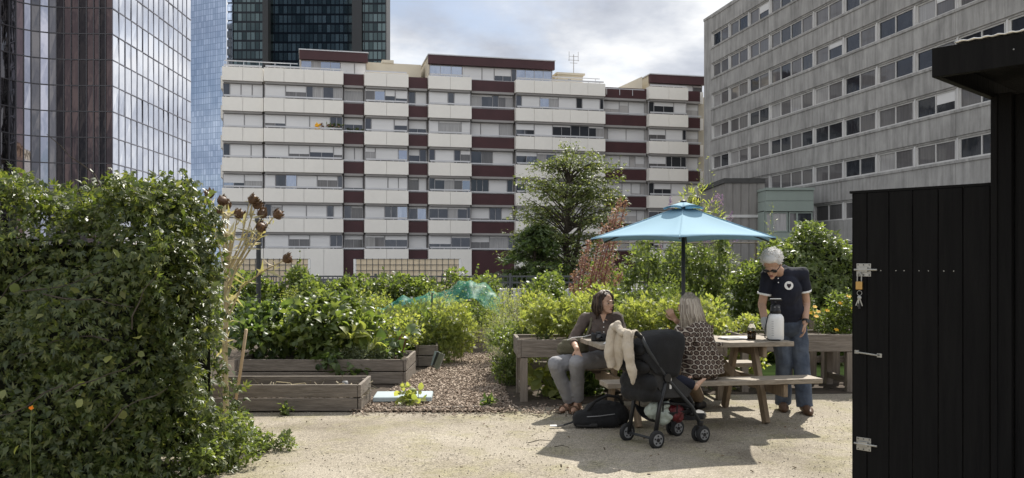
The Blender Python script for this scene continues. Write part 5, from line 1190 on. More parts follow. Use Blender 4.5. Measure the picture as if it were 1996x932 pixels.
def head(b, c, R, k=1.0, nose=True):
    P = lambda x, y, z: Vector(c) + R @ Vector((x, y, z)) * k
    E = lambda p, r: b.ell(p, tuple(q * k for q in r), R)
    E(P(0, -.012, .035), (.073, .092, .085)); E(P(0, .018, -.02), (.062, .075, .085)); E(P(0, .045, -.075), (.042, .042, .035)); E(P(0, .03, -.045), (.054, .055, .05))
    E(P(0, .083, .022), (.045, .014, .012)); E(P(.036, .068, -.02), (.02, .018, .018)); E(P(-.036, .068, -.02), (.02, .018, .018))
    b.cap(P(0, .086, .015), P(0, .102, -.022), .009 * k, .014 * k); E(P(0, .094, -.026), (.018, .012, .010))
    E(P(0, .088, -.058), (.022, .012, .012)); E(P(0, .086, -.092), (.02, .016, .014))
    for s in (-1, 1): E(P(.074 * s, -.008, -.005), (.010, .020, .032))
    return P
def face_parts(P, R, par, k=1.0, eyes=True, lipm='lip'):
    if eyes:
        for s in (-1, 1):
            b = MB(); b.ell(P(.031 * s, .080, .004), (.012 * k, .008 * k, .006 * k), R, 0, 12, 8); e = b.build('eye', M['eye'], par, True)
            b = MB(); b.ell(P(.031 * s, .0865, .004), (.007 * k, .004 * k, .006 * k), R, 0, 10, 6); b.build('iris', M['iris'], e, True)
            b = MB(); b.tube([P(.012 * s, .093, .026), P(.032 * s, .091, .032), P(.05 * s, .078, .025)], .0035 * k, 6); b.build('eyebrow', M['hair_brown'], par)
    b = MB(); b.ell(P(0, .098, -.054), (.021 * k, .006 * k, .005 * k), R, 0, 12, 6); b.ell(P(0, .097, -.062), (.018 * k, .006 * k, .005 * k), R, 0, 12, 6); b.build('lips', M[lipm], par, True)
def hand(b, w, d, palm, side, curl=.5, k=1.0):
    """w wrist, d pointing direction, palm normal; side=+1 puts the thumb towards d x palm"""
    w = Vector(w); d = Vector(d).normalized(); n = Vector(palm); n = (n - d * n.dot(d)).normalized(); s = d.cross(n) * side
    for t in (-.024, -.008, .008, .024): b.cap(w + d * .012 + s * t * .6, w + d * .085 * k + s * t, .0125 * k, .0115 * k, seg=8)
    for i, (t, l) in enumerate(((.030, .068), (.010, .078), (-.010, .072), (-.029, .056))):
        p = w + d * .082 * k + s * t; a = curl * (.55 + .15 * i); l *= k
        d1 = (d * math.cos(a * .7) + n * math.sin(a * .7) + s * t * 2.2).normalized(); d2 = (d * math.cos(a * 1.6) + n * math.sin(a * 1.6) + s * t * 1.2).normalized(); d3 = (d * math.cos(a * 2.4) + n * math.sin(a * 2.4)).normalized()
        p1 = p + d1 * l * .45; p2 = p1 + d2 * l * .32; p3 = p2 + d3 * l * .23
        b.cap(p, p1, .0088 * k, .0082 * k, seg=8); b.cap(p1, p2, .0082 * k, .0075 * k, seg=8); b.cap(p2, p3, .0075 * k, .0065 * k, seg=8)
    p = w + d * .02 * k + s * .022 * k; p1 = p + (d * .6 + s * .75 + n * .2).normalized() * .042 * k; p2 = p1 + (d * .9 + s * .3 + n * .3 * curl).normalized() * .032 * k; p3 = p2 + (d * .95 + n * .4 * curl).normalized() * .022 * k
    b.cap(p, p1, .0125 * k, .0105 * k, seg=8); b.cap(p1, p2, .0105 * k, .009 * k, seg=8); b.cap(p2, p3, .009 * k, .0075 * k, seg=8)
def foot(b, ank, d, k=1.0, r=.036, ln=.20, sole=0):
    a = Vector(ank); d = Vector(d); d.z = 0; d.normalize(); g = a.copy(); g.z = 0
    heel = g - d * .045 * k + Vector((0, 0, r)); ball = g + d * (ln * .58) * k + Vector((0, 0, r * .8)); toe = g + d * ln * .82 * k + Vector((0, 0, r * .62))
    b.cap(heel, ball, r, r * 1.1, seg=12); b.cap(ball, toe, r * 1.08, r * .62, seg=12); b.cap(a, heel + Vector((0, 0, .01)), .034 * k, r, seg=12); b.cap(a, ball, .032 * k, r * .7, seg=12)
def limb(b, pts, rs, f0=False, f1=False, seg=14):
    for i in range(len(pts) - 1): b.cap(pts[i], pts[i + 1], rs[i], rs[i + 1], f0 and i == 0, f1 and i == len(pts) - 2, seg)
def strands(name, mat, par, P, R, k, n, paths, r0=.006, seed=1):
    """hair strands: paths(rng) gives head-space points of one lock; the locks lie over the skull"""
    q = random.Random(seed); b = MB()
    for i in range(n):
        pts = [P(*p) if not isinstance(p, Vector) else p for p in paths(q, i)]; m = len(pts)
        b.tube(pts, [r0 * k * (1 - .7 * j / (m - 1)) * q.uniform(.7, 1.3) for j in range(m)], 5)
    return b.build(name, mat, par, True)
V3 = Vector
# ---- standing man
man = thing('person', 'white haired man in navy polo and jeans, standing and looking down at the sprayer', 'person', (2.84, 8.82, 0))
hipc = V3((2.81, 8.84, .93)); sL, sR = V3((2.905, 8.74, 1.385)), V3((2.555, 8.70, 1.365))   # his left is on the picture's right
eL, wL = V3((2.965, 8.79, 1.09)), V3((2.915, 8.67, .90)); eR, wR = V3((2.505, 8.74, 1.08)), V3((2.485, 8.56, .90))
nk0, hd = V3((2.69, 8.69, 1.41)), V3((2.55, 8.55, 1.485))
hipL, knL, anL = V3((2.895, 8.85, .88)), V3((2.915, 8.78, .48)), V3((2.935, 8.74, .085)); hipR, knR, anR = V3((2.725, 8.87, .88)), V3((2.755, 8.84, .48)), V3((2.775, 8.93, .085))
RH = frame((-.40, -.70, -.80)); b = MB()
P = head(b, hd, RH, 1.07); b.cap(nk0 + V3((0, .02, -.03)), hd + RH @ V3((0, -.02, -.06)), .062, .056)
chest = V3((2.735, 8.74, 1.24)); limb(b, [sL, eL, wL], [.048, .042, .029]); limb(b, [sR, eR, wR], [.048, .042, .029])
b.cap(hipc, chest, .125, .135, sq=1.0); b.cap(sL, sR, .06, .06); limb(b, [hipL, knL, anL], [.085, .055, .042]); limb(b, [hipR, knR, anR], [.085, .055, .042])
hand(b, wL, (-.12, -.12, -1), (-.8, .3, 0), -1, .55); hand(b, wR, (.10, -.16, -1), (.9, .1, 0), 1, .45); foot(b, anL, (-.1, -1, 0), 1, .034); foot(b, anR, (-.25, -1, 0), 1, .034)
body = blob('body', b, M['skin_tan'], man, .0055, 5)
face_parts(P, RH, man, 1.07, False)
b = MB(); R2 = RH
b.ell(P(0, -.025, .062), (.088, .098, .078), R2); b.ell(P(0, -.065, .02), (.084, .07, .085), R2); b.ell(P(0, .035, .10), (.066, .052, .035), R2); b.ell(P(.06, -.03, .045), (.034, .07, .062), R2); b.ell(P(-.06, -.03, .045), (.034, .07, .062), R2); b.ell(P(0, -.08, -.045), (.062, .036, .04), R2)
rs = random.Random(9)
hw = blob('hair', b, M['hair_white'], man, .007, 2)
def mp_(q, i):
    th, ph = q.uniform(0, 6.28), math.acos(q.uniform(-.35, 1)); x, y, z = math.sin(ph) * math.cos(th), math.sin(ph) * math.sin(th), math.cos(ph)
    if y > .55 and z < .45: y = -y
    b0 = Vector((x * .088, -.025 + y * .102, .045 + z * .092)); d = Vector((x, y - .2, z * .6 + .1)).normalized(); t = Vector((q.gauss(0, 1), q.gauss(-.3, 1), q.gauss(-.2, .7))).normalized() * .020
    return [tuple(b0 * .99), tuple(b0 + d * .005 + t * .6), tuple(b0 + d * .001 + t * 1.3)]
strands('hair_lock', M['hs_white'], hw, P, RH, 1.0, 700, mp_, .0028, 3)
gl = MB()
for s_ in (-1, 1): gl.ell(P(.036 * s_, .098, .008), (.031, .010, .021), RH, 0, 14, 8)
gl.tube([P(-.012, .104, .012), P(.012, .104, .012)], .004, 6)
for s_ in (-1, 1): gl.tube([P(.062 * s_, .092, .014), P(.078 * s_, .05, .014), P(.080 * s_, -.01, .012)], .004, 6)
g_ = gl.build('sunglasses', M['lens'], man, True)
b = MB()   # polo
b.cap(hipc + V3((0, 0, .01)), chest, .150, .158, f0=True); b.cap(chest, V3((2.735, 8.72, 1.38)), .158, .085); b.cap(sL, sR, .076, .076); b.ell(V3((2.735, 8.68, 1.22)), (.15, .11, .16)); b.ell(V3((2.80, 8.79, 1.02)), (.158, .12, .1))
b.cap(V3((2.72, 8.72, 1.37)), V3((2.68, 8.68, 1.44)), .078, .066, f1=True)
sl_L, sl_R = sL.lerp(eL, .56), sR.lerp(eR, .60)
b.cap(sL, sl_L, .072, .068, f1=True); b.cap(sR, sl_R, .072, .066, f1=True)
polo = blob('polo_shirt', b, M['polo'], man, .008, 4)
for p_, q_ in ((sl_L, eL), (sl_R, eR)):
    d_ = (q_ - p_).normalized(); b = MB(); b.cap(p_ - d_ * .004, p_ + d_ * .016, .070, .069, True, True, seg=20); b.build('sleeve_trim', M['white'], polo, True)
nC = V3((-.10, -1, -.02)).normalized(); EC = V3((2.715, 8.557, 1.275)); ux_ = V3((0, 0, 1)).cross(nC).normalized(); uy_ = nC.cross(ux_)
b = MB(); b.lathe(EC, [(.042, 0), (.042, .012)], 24, 0, nC); em = b.build('chest_emblem', M['white'], polo)
b = MB(); b.prism([(-.017, .02), (0, .014), (.017, .02), (.020, 0), (.010, -.016), (0, -.026), (-.010, -.016), (-.020, 0)], EC + nC * .0125, ux_, uy_, nC, .002); b.build('emblem_shield', M['navy'], em)
b = MB(); b.prism([(-.006, .008), (.006, .008), (.004, -.006), (0, -.012), (-.004, -.006)], EC + nC * .0148, ux_, uy_, nC, .001); b.build('emblem_mark', M['maroon'], em)
b = MB(); b.lathe(V3((2.615, 8.566, 1.345)), [(.006, 0), (.005, .003)], 10, 0, (0, -1, .1)); b.lathe(V3((2.615, 8.562, 1.305)), [(.006, 0), (.005, .003)], 10, 0, (0, -1, .1)); b.build('button', M['white'], polo)
b = MB(); b.cap(hipc + V3((0, 0, -.05)), hipc + V3((0, 0, .02)), .146, .143, False, True); b.ell(hipc + V3((0, .03, -.08)), (.15, .13, .10))
limb(b, [hipL, knL, anL + V3((0, 0, -.03))], [.098, .082, .083], False, True); limb(b, [hipR, knR, anR + V3((0, 0, -.03))], [.098, .082, .083], False, True)
for i in range(26):
    kk, aa = (knL, anL) if i % 2 else (knR, anR); t_ = rs.uniform(-.4, 1); p = kk.lerp(aa, t_) if t_ > 0 else kk + (hipL - knL if i % 2 else hipR - knR) * -t_
    a = rs.uniform(0, 6.28); p1 = p + V3((math.cos(a), math.sin(a), .1)) * .068; p2 = p + V3((math.cos(a + 1.1), math.sin(a + 1.1), -.35)) * .068; b.cap(p1, p1.lerp(p2, .55), .019, .014, seg=8)
jn = blob('jeans', b, M['denim'], man, .008, 3)
b = MB(); b.cap(hipc + V3((0, 0, .012)), hipc + V3((0, 0, .045)), .149, .149, True, True, 28); b.build('belt', M['shoe'], man, True)
for an_, d_ in ((anL, (-.1, -1, 0)), (anR, (-.25, -1, 0))):
    b = MB(); foot(b, an_ + V3((0, 0, -.02)), d_, 1.1, .046, .25); blob('shoe', b, M['shoe'], man, .008, 3)
dW = (wL - eL).normalized(); b = MB(); b.cap(wL - dW * .035, wL - dW * .012, .034, .033, True, True, 18); wt = b.build('wristwatch', M['black_plastic'], man, True)
b = MB(); b.lathe(wL - dW * .024 + V3((.012, -.034, 0)), [(.019, 0), (.019, .008), (.016, .01)], 16, 0, (.3, -1, .1)); b.build('dial', M['lens'], wt)
b = MB(); hand(b, wR, (.10, -.16, -1), (.9, .1, 0), 1, .45, 1.08); b.cap(wR - (wR - eR).normalized() * -.03, wR - (wR - eR).normalized() * .06, .038, .040, False, True); blob('glove', b, M['glove'], man, .006, 3)

# ---- seated woman, left end of the rear bench
w1 = thing('person', 'seated woman with brown bob, taupe shirt and grey trousers, looking to her left', 'person', (.85, 8.98, 0))
hp = V3((.89, 8.98, .53)); shR, shL = V3((.745, 8.93, .925)), V3((1.075, 8.97, .935))
elR, wrR = V3((.615, 8.80, .71)), V3((.635, 8.545, .655)); elL, wrL = V3((1.14, 8.85, .735)), V3((1.19, 8.62, .79))
hR, kR, aR = V3((.80, 8.94, .51)), V3((.425, 8.58, .50)), V3((.585, 8.86, .085)); hL_, kL_, aL_ = V3((.96, 8.93, .52)), V3((.635, 8.53, .525)), V3((.665, 8.84, .10))
hd1 = V3((.952, 8.93, 1.085)); R1 = frame((.62, -.78, -.02)); b = MB(); P = head(b, hd1, R1, .95)
b.cap(V3((.915, 8.96, .95)), hd1 + V3((0, .01, -.06)), .050, .048); b.cap(hp, V3((.91, 8.96, .86)), .115, .11); b.cap(shR, shL, .05, .05)
limb(b, [shR, elR, wrR], [.042, .036, .025]); limb(b, [shL, elL, wrL], [.042, .036, .025]); limb(b, [hR, kR, aR], [.08, .055, .036]); limb(b, [hL_, kL_, aL_], [.08, .055, .036])
hand(b, wrR, (.18, -.25, -.75), (.2, .75, -.3), -1, .5, .93); hand(b, wrL, (.7, -.6, -.12), (0, 0, -1), -1, .4, .93); foot(b, aR, (-.55, -.8, 0), .92, .032, .22); foot(b, aL_, (-.35, -.9, 0), .92, .032, .22)
blob('body', b, M['skin'], w1, .0055, 5); face_parts(P, R1, w1, .95)
b = MB(); b.ell(P(0, -.03, .052), (.084, .092, .076), R1); b.ell(P(0, -.062, -.02), (.078, .05, .09), R1)
h1b = blob('hair', b, M['hair_brown'], w1, .007, 1)
def wp_(q, i):
    a = q.uniform(-.5, math.pi + .5); x, y = math.cos(a), -math.sin(a); top = (x * .03 + q.gauss(0, .008), -.01 + y * .03, .132 + q.uniform(-.006, .004)); L = q.uniform(.10, .24)
    w = q.gauss(0, .012); side = (x * .092 + w, -.022 + y * .095 + q.gauss(0, .008), .07); low = (x * .104 + q.gauss(0, .014), -.022 + y * .108 + q.gauss(0, .012), -.02 - L * .25); end = (x * (.085 + q.uniform(-.01, .035)), -.015 + y * .10 + q.gauss(0, .016), .06 - L)
    if y > .1: end = (x * .10, .03, .05 - L * .7)
    return [top, side, low, end]
strands('hair_lock', M['hs_brown'], h1b, P, R1, .95, 300, wp_, .0085, 5)
b = MB(); b.cap(hp + V3((0, 0, -.03)), V3((.91, 8.95, .82)), .145, .135, f0=False); b.cap(V3((.91, 8.95, .82)), V3((.912, 8.96, .94)), .128, .07); b.cap(shR, shL, .062, .062); b.ell(V3((.855, 8.86, .80)), (.068, .06, .07)); b.ell(V3((.965, 8.87, .80)), (.068, .06, .07))
b.cap(V3((.912, 8.965, .93)), V3((.922, 8.955, .985)), .066, .058, f1=True); limb(b, [shR, elR, elR.lerp(wrR, .42)], [.062, .054, .048], False, True); limb(b, [shL, elL, elL.lerp(wrL, .42)], [.062, .054, .048], False, True)
for i in range(18): 
    p = V3((.90 + rs.uniform(-.12, .12), 8.84 - rs.uniform(-.02, .01), rs.uniform(.56, .86))); b.cap(p, p + V3((rs.uniform(-.06, .06), 0, rs.uniform(-.06, .06))), .016, .008, seg=8)
st = blob('shirt', b, M['shirt'], w1, .008, 3)
b = MB()
for i in range(5): b.ell(V3((.925, 8.80 - .005 * i, .90 - .05 * i)), (.006, .005, .006), None, 0, 8, 6)
b.build('button', M['white'], st)
b = MB(); b.prism([(-.03, 0), (.03, 0), (0, -.085)], V3((.925, 8.835, .975)), (1, 0, 0), (0, -.25, 1), (0, -1, -.2), .012); b.build('open_neckline', M['skin'], st)
b = MB(); b.ell(hp + V3((0, .02, -.015)), (.17, .15, .095)); limb(b, [hR, kR, aR + V3((-.005, -.01, .02))], [.098, .078, .064], False, True); limb(b, [hL_, kL_, aL_ + V3((0, -.01, .02))], [.098, .078, .064], False, True)
for i in range(20):
    A, B_ = [(hR, kR), (kR, aR), (hL_, kL_), (kL_, aL_)][i % 4]; p = A.lerp(B_, rs.uniform(.05, .9)) + V3((rs.uniform(-.05, .05), -.045, rs.uniform(.0, .05))); b.cap(p, p + V3((rs.uniform(-.06, .06), 0, rs.uniform(-.03, .03))), .016, .009, seg=8)
blob('trousers', b, M['trouser_grey'], w1, .008, 3)
for an_, d_ in ((aR, (-.55, -.8, 0)), (aL_, (-.35, -.9, 0))):
    b = MB(); d_ = V3(d_).normalized(); g_ = V3((an_.x, an_.y, 0)); b.prism([(-.05, -.036), (.12, -.044), (.21, -.03), (.225, 0), (.21, .03), (.12, .044), (-.05, .036), (-.065, 0)], g_ + V3((0, 0, .002)), d_, V3((0, 0, 1)).cross(d_), (0, 0, 1), .016)
    s1 = b.build('sandal', M['shoe'], w1, bevel=.004); b = MB()
    for f_, hh in ((.06, .072), (.13, .058)): b.tube([g_ + d_ * f_ + V3((0, 0, 1)).cross(d_) * .042 * math.cos(a) + V3((0, 0, .012 + hh * math.sin(a) * .85)) for a in np.linspace(0, math.pi, 9)], .011, 6)
    b.tube([an_ + V3((0, 0, -.01)) + V3((math.cos(a) * .045, math.sin(a) * .045, 0)) for a in np.linspace(0, 6.28, 13)], .009, 6); b.build('strap', M['shoe'], s1)

# ---- seated woman seen from behind
w2 = thing('person', 'long haired woman in rosette print tunic seated with her back to the camera', 'person', (1.78, 7.95, 0))
hp = V3((1.79, 7.93, .53)); s1_, s2_ = V3((1.62, 7.98, .885)), V3((1.845, 7.955, .885)); hd2 = V3((1.685, 8.03, 1.09)); R3 = frame((-.62, .78, -.10))
b = MB(); P = head(b, hd2, R3, .95); b.cap(V3((1.745, 7.97, .94)), hd2 + V3((0, 0, -.06)), .05, .048); b.cap(hp, V3((1.745, 7.96, .86)), .12, .105); b.cap(s1_, s2_, .05, .05)
e1, q1_ = V3((1.545, 7.86, .68)), V3((1.455, 7.66, .56)); e2, q2_ = V3((1.80, 8.25, .80)), V3((1.60, 8.14, .96))
limb(b, [s1_, e1, q1_], [.042, .036, .025]); limb(b, [s2_, e2, q2_], [.042, .036, .025]); hand(b, q1_, (-.45, -.75, -.25), (0, 0, -1), 1, .5, .93); hand(b, q2_, (-.42, -.1, .55), (.3, .6, .3), 1, .7, .93)
h1, k1, a1 = V3((1.71, 7.97, .51)), V3((1.56, 8.33, .50)), V3((1.80, 8.70, .085)); h2, k2, a2 = V3((1.87, 7.97, .51)), V3((1.72, 8.40, .50)), V3((1.98, 8.92, .085))
limb(b, [h1, k1, a1], [.08, .055, .036]); limb(b, [h2, k2, a2], [.08, .055, .036]); foot(b, a1, (.5, .85, 0), .92, .03, .2); foot(b, a2, (.5, .85, 0), .92, .03, .2)
blob('body', b, M['skin_tan'], w2, .0055, 5); face_parts(P, R3, w2, .95)
b = MB(); b.ell(P(0, -.028, .052), (.086, .094, .078), R3); b.ell(P(0, -.06, -.05), (.08, .05, .11), R3); hrs = random.Random(5)
h2b = blob('hair', b, M['hair_grey'], w2, .0065, 1)
def vp_(q, i):
    a = q.uniform(-.35, math.pi + .35); x, y = math.cos(a), -math.sin(a); L = q.uniform(.30, .42)
    return [(x * .02 + q.gauss(0, .006), -.02 + y * .03, .134), (x * .090 + q.gauss(0, .006), -.025 + y * .098, .06), (x * .104 + q.gauss(0, .010), -.03 + y * .112, -.06), P(0, 0, 0) + R3 @ Vector((x * (.10 + q.uniform(-.01, .03)), -.05 + y * (.115 + q.uniform(-.01, .02)), 0)) + Vector((q.uniform(-.015, .04), -.01, .11 - L))]
strands('hair_lock', M['hs_grey'], h2b, P, R3, .95, 330, vp_, .0095, 7)
b = MB(); b.cap(V3((1.80, 7.92, .475)), V3((1.75, 7.95, .84)), .195, .145, f0=True); b.cap(V3((1.75, 7.95, .84)), V3((1.74, 7.965, .95)), .14, .065); b.cap(s1_, s2_, .064, .062); b.ell(V3((1.80, 7.94, .54)), (.20, .165, .09))
limb(b, [s1_, e1, e1.lerp(q1_, .72)], [.064, .066, .070], False, True); limb(b, [s2_, e2, e2.lerp(q2_, .7)], [.062, .056, .052], False, True)
for i in range(26):
    p = V3((1.78 + hrs.uniform(-.15, .17), 7.79 + hrs.uniform(-.02, .01), hrs.uniform(.48, .85))); b.cap(p, p + V3((hrs.uniform(-.03, .03), 0, hrs.uniform(-.12, .12))), .020, .010, seg=8)
blob('tunic', b, M['print'], w2, .008, 3)
b = MB(); limb(b, [h1, k1, a1 + V3((0, 0, .03))], [.095, .075, .062], False, True); limb(b, [h2, k2, a2 + V3((0, 0, .03))], [.095, .075, .062], False, True); b.ell(hp + V3((0, .02, -.0)), (.165, .13, .075)); blob('trousers', b, M['trouser_tan'], w2, .008, 3)
for an_ in (a1, a2): b = MB(); foot(b, an_, (.5, .85, 0), 1.0, .038, .22); blob('shoe', b, M['shoe_black'], w2, .008, 3)

w2.location.x -= .07
# ---------------------------------------------------------------- stroller with child
SF, SS = Vector((.86, .51, 0)).normalized(), Vector((-.51, .86, 0)).normalized()
R0 = Vector((1.066, 7.175, 0)); TSt = Matrix(((SF.x, SS.x, 0, R0.x), (SF.y, SS.y, 0, R0.y), (0, 0, 1, 0), (0, 0, 0, 1)))   # x forward, y far side, z up
sr = thing('stroller', 'black baby stroller parked before the picnic table with its hood up', 'stroller', R0)
def wheel(c, r, w, lab=None):
    b = MB(TSt); c = Vector(c); b.lathe(c - Vector((0, w / 2, 0)), [(r * .62, 0), (r * .9, .0), (r, w * .25), (r, w * .75), (r * .9, w), (r * .62, w)], 24, 0, (0, 1, 0)); t = b.build('wheel', M['rubber'], sr, True)
    b = MB(TSt); b.lathe(c - Vector((0, w / 2 + .002, 0)), [(r * .64, 0), (r * .60, .006), (r * .60, w - .002), (r * .64, w + .004)], 24, 0, (0, 1, 0))
    rim = b.build('rim', M['hub'], t)
    b = MB(TSt); b.lathe(c - Vector((0, w / 2 + .008, 0)), [(r * .2, 0), (r * .22, .005), (r * .22, w + .016)], 14, 0, (0, 1, 0))
    for k in range(5):
        a = 2 * math.pi * k / 5 + .3; b.lathe(c + Vector((math.cos(a), 0, math.sin(a))) * r * .42 - Vector((0, w / 2 + .004, 0)), [(r * .11, 0), (r * .11, .004)], 10, 0, (0, 1, 0))
    b.build('hub_cap', M['black_plastic'], rim)
for y in (-.19, .19): wheel((0, y, .075), .075, .035)
for y in (-.16, .16):
    for dy in (-.032, .032): wheel((.50, y + dy, .07), .07, .026)
for y in (-.165, .165):
    s_ = 1 if y > 0 else -1
    b = MB(TSt); b.tube([(.0, y, .075), (.05, y, .33), (.12, y, .56)], [.019, .018, .017], 10); b.build('rear_leg', M['black_plastic'], sr, True)
    b = MB(TSt); b.tube([(.49, y, .15), (.40, y, .30), (.12, y, .565), (-.07, y, .80), (-.13, y * .98, .90)], .0155, 10); b.build('side_tube', M['metal_dark'], sr, True)
    b = MB(TSt); b.tube([(.49, y, .175), (.495, y, .08)], [.028, .022], 10); b.bb(.46, .535, y - .02, y + .02, .05, .14); b.build('caster_fork', M['black_plastic'], sr, bevel=.006)
    b = MB(TSt); b.lathe((.12, y - .024, .565), [(.035, 0), (.035, .048)], 14, 0, (0, 1, 0)); b.build('hinge', M['black_plastic'], sr)
b = MB(TSt); b.tube([(-.13, -.162, .90), (-.175, -.15, .935), (-.19, -.08, .945), (-.19, .08, .945), (-.175, .15, .935), (-.13, .162, .90)], .018, 10); b.build('handlebar', M['black_cloth'], sr, True)
for ax_ in ([(0, -.19, .075), (0, .19, .075)], [(.40, -.165, .30), (.40, .165, .30)]): b = MB(TSt); b.tube(ax_, .011, 8); b.build('axle', M['metal_dark'], sr, True)
b = MB(TSt)   # seat hammock
prof = [(-.085, .80), (-.04, .66), (.03, .53), (.09, .43), (.2, .40), (.33, .42), (.40, .41), (.45, .30)]
b.grid([[(x, y, z - .035 * (1 - (y / .15) ** 2)) for y in np.linspace(-.15, .15, 9)] for x, z in prof]); st_ = b.build('seat', M['char_cloth'], sr, True); solidify(st_, .03); subsurf(st_, 1)
for y in (-.157, .157):
    b = MB(TSt); b.prism([(-.07, .76), (.03, .50), (.10, .40), (.35, .385), (.40, .44), (.28, .52), (.16, .60), (.04, .78)], (0, y - .008, 0), (1, 0, 0), (0, 0, 1), (0, 1, 0), .016); b.build('side_panel', M['char_cloth'], sr, bevel=.004)
    b = MB(TSt); b.bb(.155, .175, y - .012 if y < 0 else y + .009, y - .009 if y < 0 else y + .012, .47, .56); b.build('care_label', M['paper'], sr)
b = MB(TSt)   # back of seat and storage pouch
b.cap((-.10, -.115, .80), (-.10, .115, .80), .045, .045); b.cap((-.03, -.12, .52), (-.03, .12, .52), .085, .085); b.cap((-.08, -.12, .66), (-.08, .12, .66), .055, .055); b.cap((-.045, -.11, .44), (-.045, .11, .44), .075, .075); b.cap((.03, -.13, .42), (.03, .13, .42), .06, .06)
blob('back_pouch', b, M['black_cloth'], sr, .01, 6)
b = MB(TSt); rows = []   # hood: hoops from the hinge over the seat
prof_r = [(-.115, .735), (-.075, .82), (-.02, .885), (.06, .925), (.14, .938), (.22, .942), (.29, .940), (.35, .925)]
prof_b = [(.0, .60), (.03, .59), (.06, .585), (.09, .58), (.13, .575), (.17, .57), (.21, .565), (.25, .56)]
for i in range(8):
    row = []
    for t in np.linspace(0, math.pi, 19):
        k = math.sin(t) ** .42; yy = -.176 * math.copysign(abs(math.cos(t)) ** .42, math.cos(t)) * (1 - .05 * (i % 2))
        row.append((prof_b[i][0] + (prof_r[i][0] - prof_b[i][0]) * k, yy, prof_b[i][1] + (prof_r[i][1] - prof_b[i][1]) * k - (.012 * (i % 2) if k > .9 else 0)))
    rows.append(row)
b.grid(rows); hd_ = b.build('hood', M['black_cloth'], sr, True); subsurf(hd_, 2); folds(hd_, .022, .12); solidify(hd_, .012)
b = MB(TSt)   # basket under the seat
b.grid([[(x, y, .17 + .10 * abs(y / .15) ** 2.5 + .05 * abs((x - .24) / .2) ** 3) for y in np.linspace(-.15, .15, 9)] for x in np.linspace(.04, .44, 9)]); bk = b.build('basket', M['black_cloth'], sr, True); solidify(bk, .008)
b = MB(TSt); b.tube([(.05, -.155, .36), (.42, -.155, .32)], .008, 6); b.tube([(.05, .155, .36), (.42, .155, .32)], .008, 6)
for x, z in ((.1, .36), (.25, .34), (.40, .325)):
    for y in (-.155, .155): b.tube([(x, y, z), (x, y * .95, .25)], .006, 6)
b.build('basket_strap', M['black_cloth'], sr)
b = MB(TSt); b.cap((.44, -.13, .24), (.44, .13, .24), .03, .03); blob('footrest', b, M['black_plastic'], sr, .01, 2)
# bags in the basket
b = MB(TSt); b.cap((.0, -.10, .29), (.14, -.10, .25), .045, .06); b.cap((.02, -.11, .32), (.16, -.12, .33), .04, .035); b.ell((.12, -.13, .24), (.09, .03, .07)); b.ell((.03, -.12, .30), (.07, .03, .07)); o = blob('carrier_bag', b, M['palebag'], None, .01, 4); tag(o, 'pale green and white plastic bag in the stroller basket', 'bag')
b = MB(TSt); b.cap((.24, -.08, .27), (.33, -.08, .26), .055, .05); b.ell((.29, -.11, .25), (.075, .04, .075)); o = blob('carrier_bag', b, M['red'], None, .01, 3); tag(o, 'crumpled red bag at the front of the stroller basket', 'bag')
b = MB(TSt); b.cap((-.02, .17, .62), (.03, .18, .74), .03, .022); b.ell((0, .17, .66), (.03, .025, .05)); o = blob('cloth_bundle', b, M['orange'], None, .008, 3); tag(o, 'small orange cloth hanging on the far side of the stroller', 'cloth')
# beige cardigan over the handle
def drape(name, pts_rows, mat, parent=None, th=.012, sub=2):
    b = MB(TSt); b.grid(pts_rows); o = b.build(name, mat, parent, True); solidify(o, th); subsurf(o, sub); return o
cg = thing('cardigan', 'beige knitted cardigan draped over the stroller handle', 'cardigan', TSt @ Vector((-.2, 0, .9)))
rw = []
for j, y in enumerate(np.linspace(-.165, .16, 12)):
    f_ = .014 * math.sin(j * 1.9); drop = np.interp(y, [-.165, -.12, -.06, -.01, .03, .08, .16], [.26, .42, .30, .06, .24, .30, .27])
    rw.append([(-.10 + f_, y * .9, .885 + .01 * math.sin(j)), (-.15, y, .945 + .012 * math.sin(j * 1.3)), (-.195 + f_, y, .968 + .016 * math.sin(j * 2.2)), (-.228 + f_, y, .93 - drop * .1), (-.222 - f_ * .6, y * (1.0), .91 - drop * .42), (-.20 + f_, y * .98, .91 - drop * .75), (-.175 - f_ * .5, y * .97, .90 - drop)])
folds(drape('body', rw, M['beige'], cg), .02, .06)
b = MB(TSt); b.cap((-.20, .10, .965), (-.215, .04, 1.0), .045, .03); b.cap((-.215, .05, .985), (-.235, -.05, .93), .035, .03); b.ell((-.2, .08, .97), (.05, .06, .04)); blob('collar', b, M['beige'], cg, .009, 3)
b = MB(TSt); limb(b, [V3((-.222, .105, .93)), V3((-.245, .115, .78)), V3((-.225, .11, .64))], [.042, .044, .040], False, True); blob('sleeve', b, M['beige'], cg, .009, 3)
b = MB(TSt); limb(b, [V3((-.222, -.10, .93)), V3((-.235, -.125, .76)), V3((-.20, -.135, .60)), V3((-.185, -.12, .53))], [.04, .046, .036, .012]); blob('sleeve', b, M['beige'], cg, .009, 3)
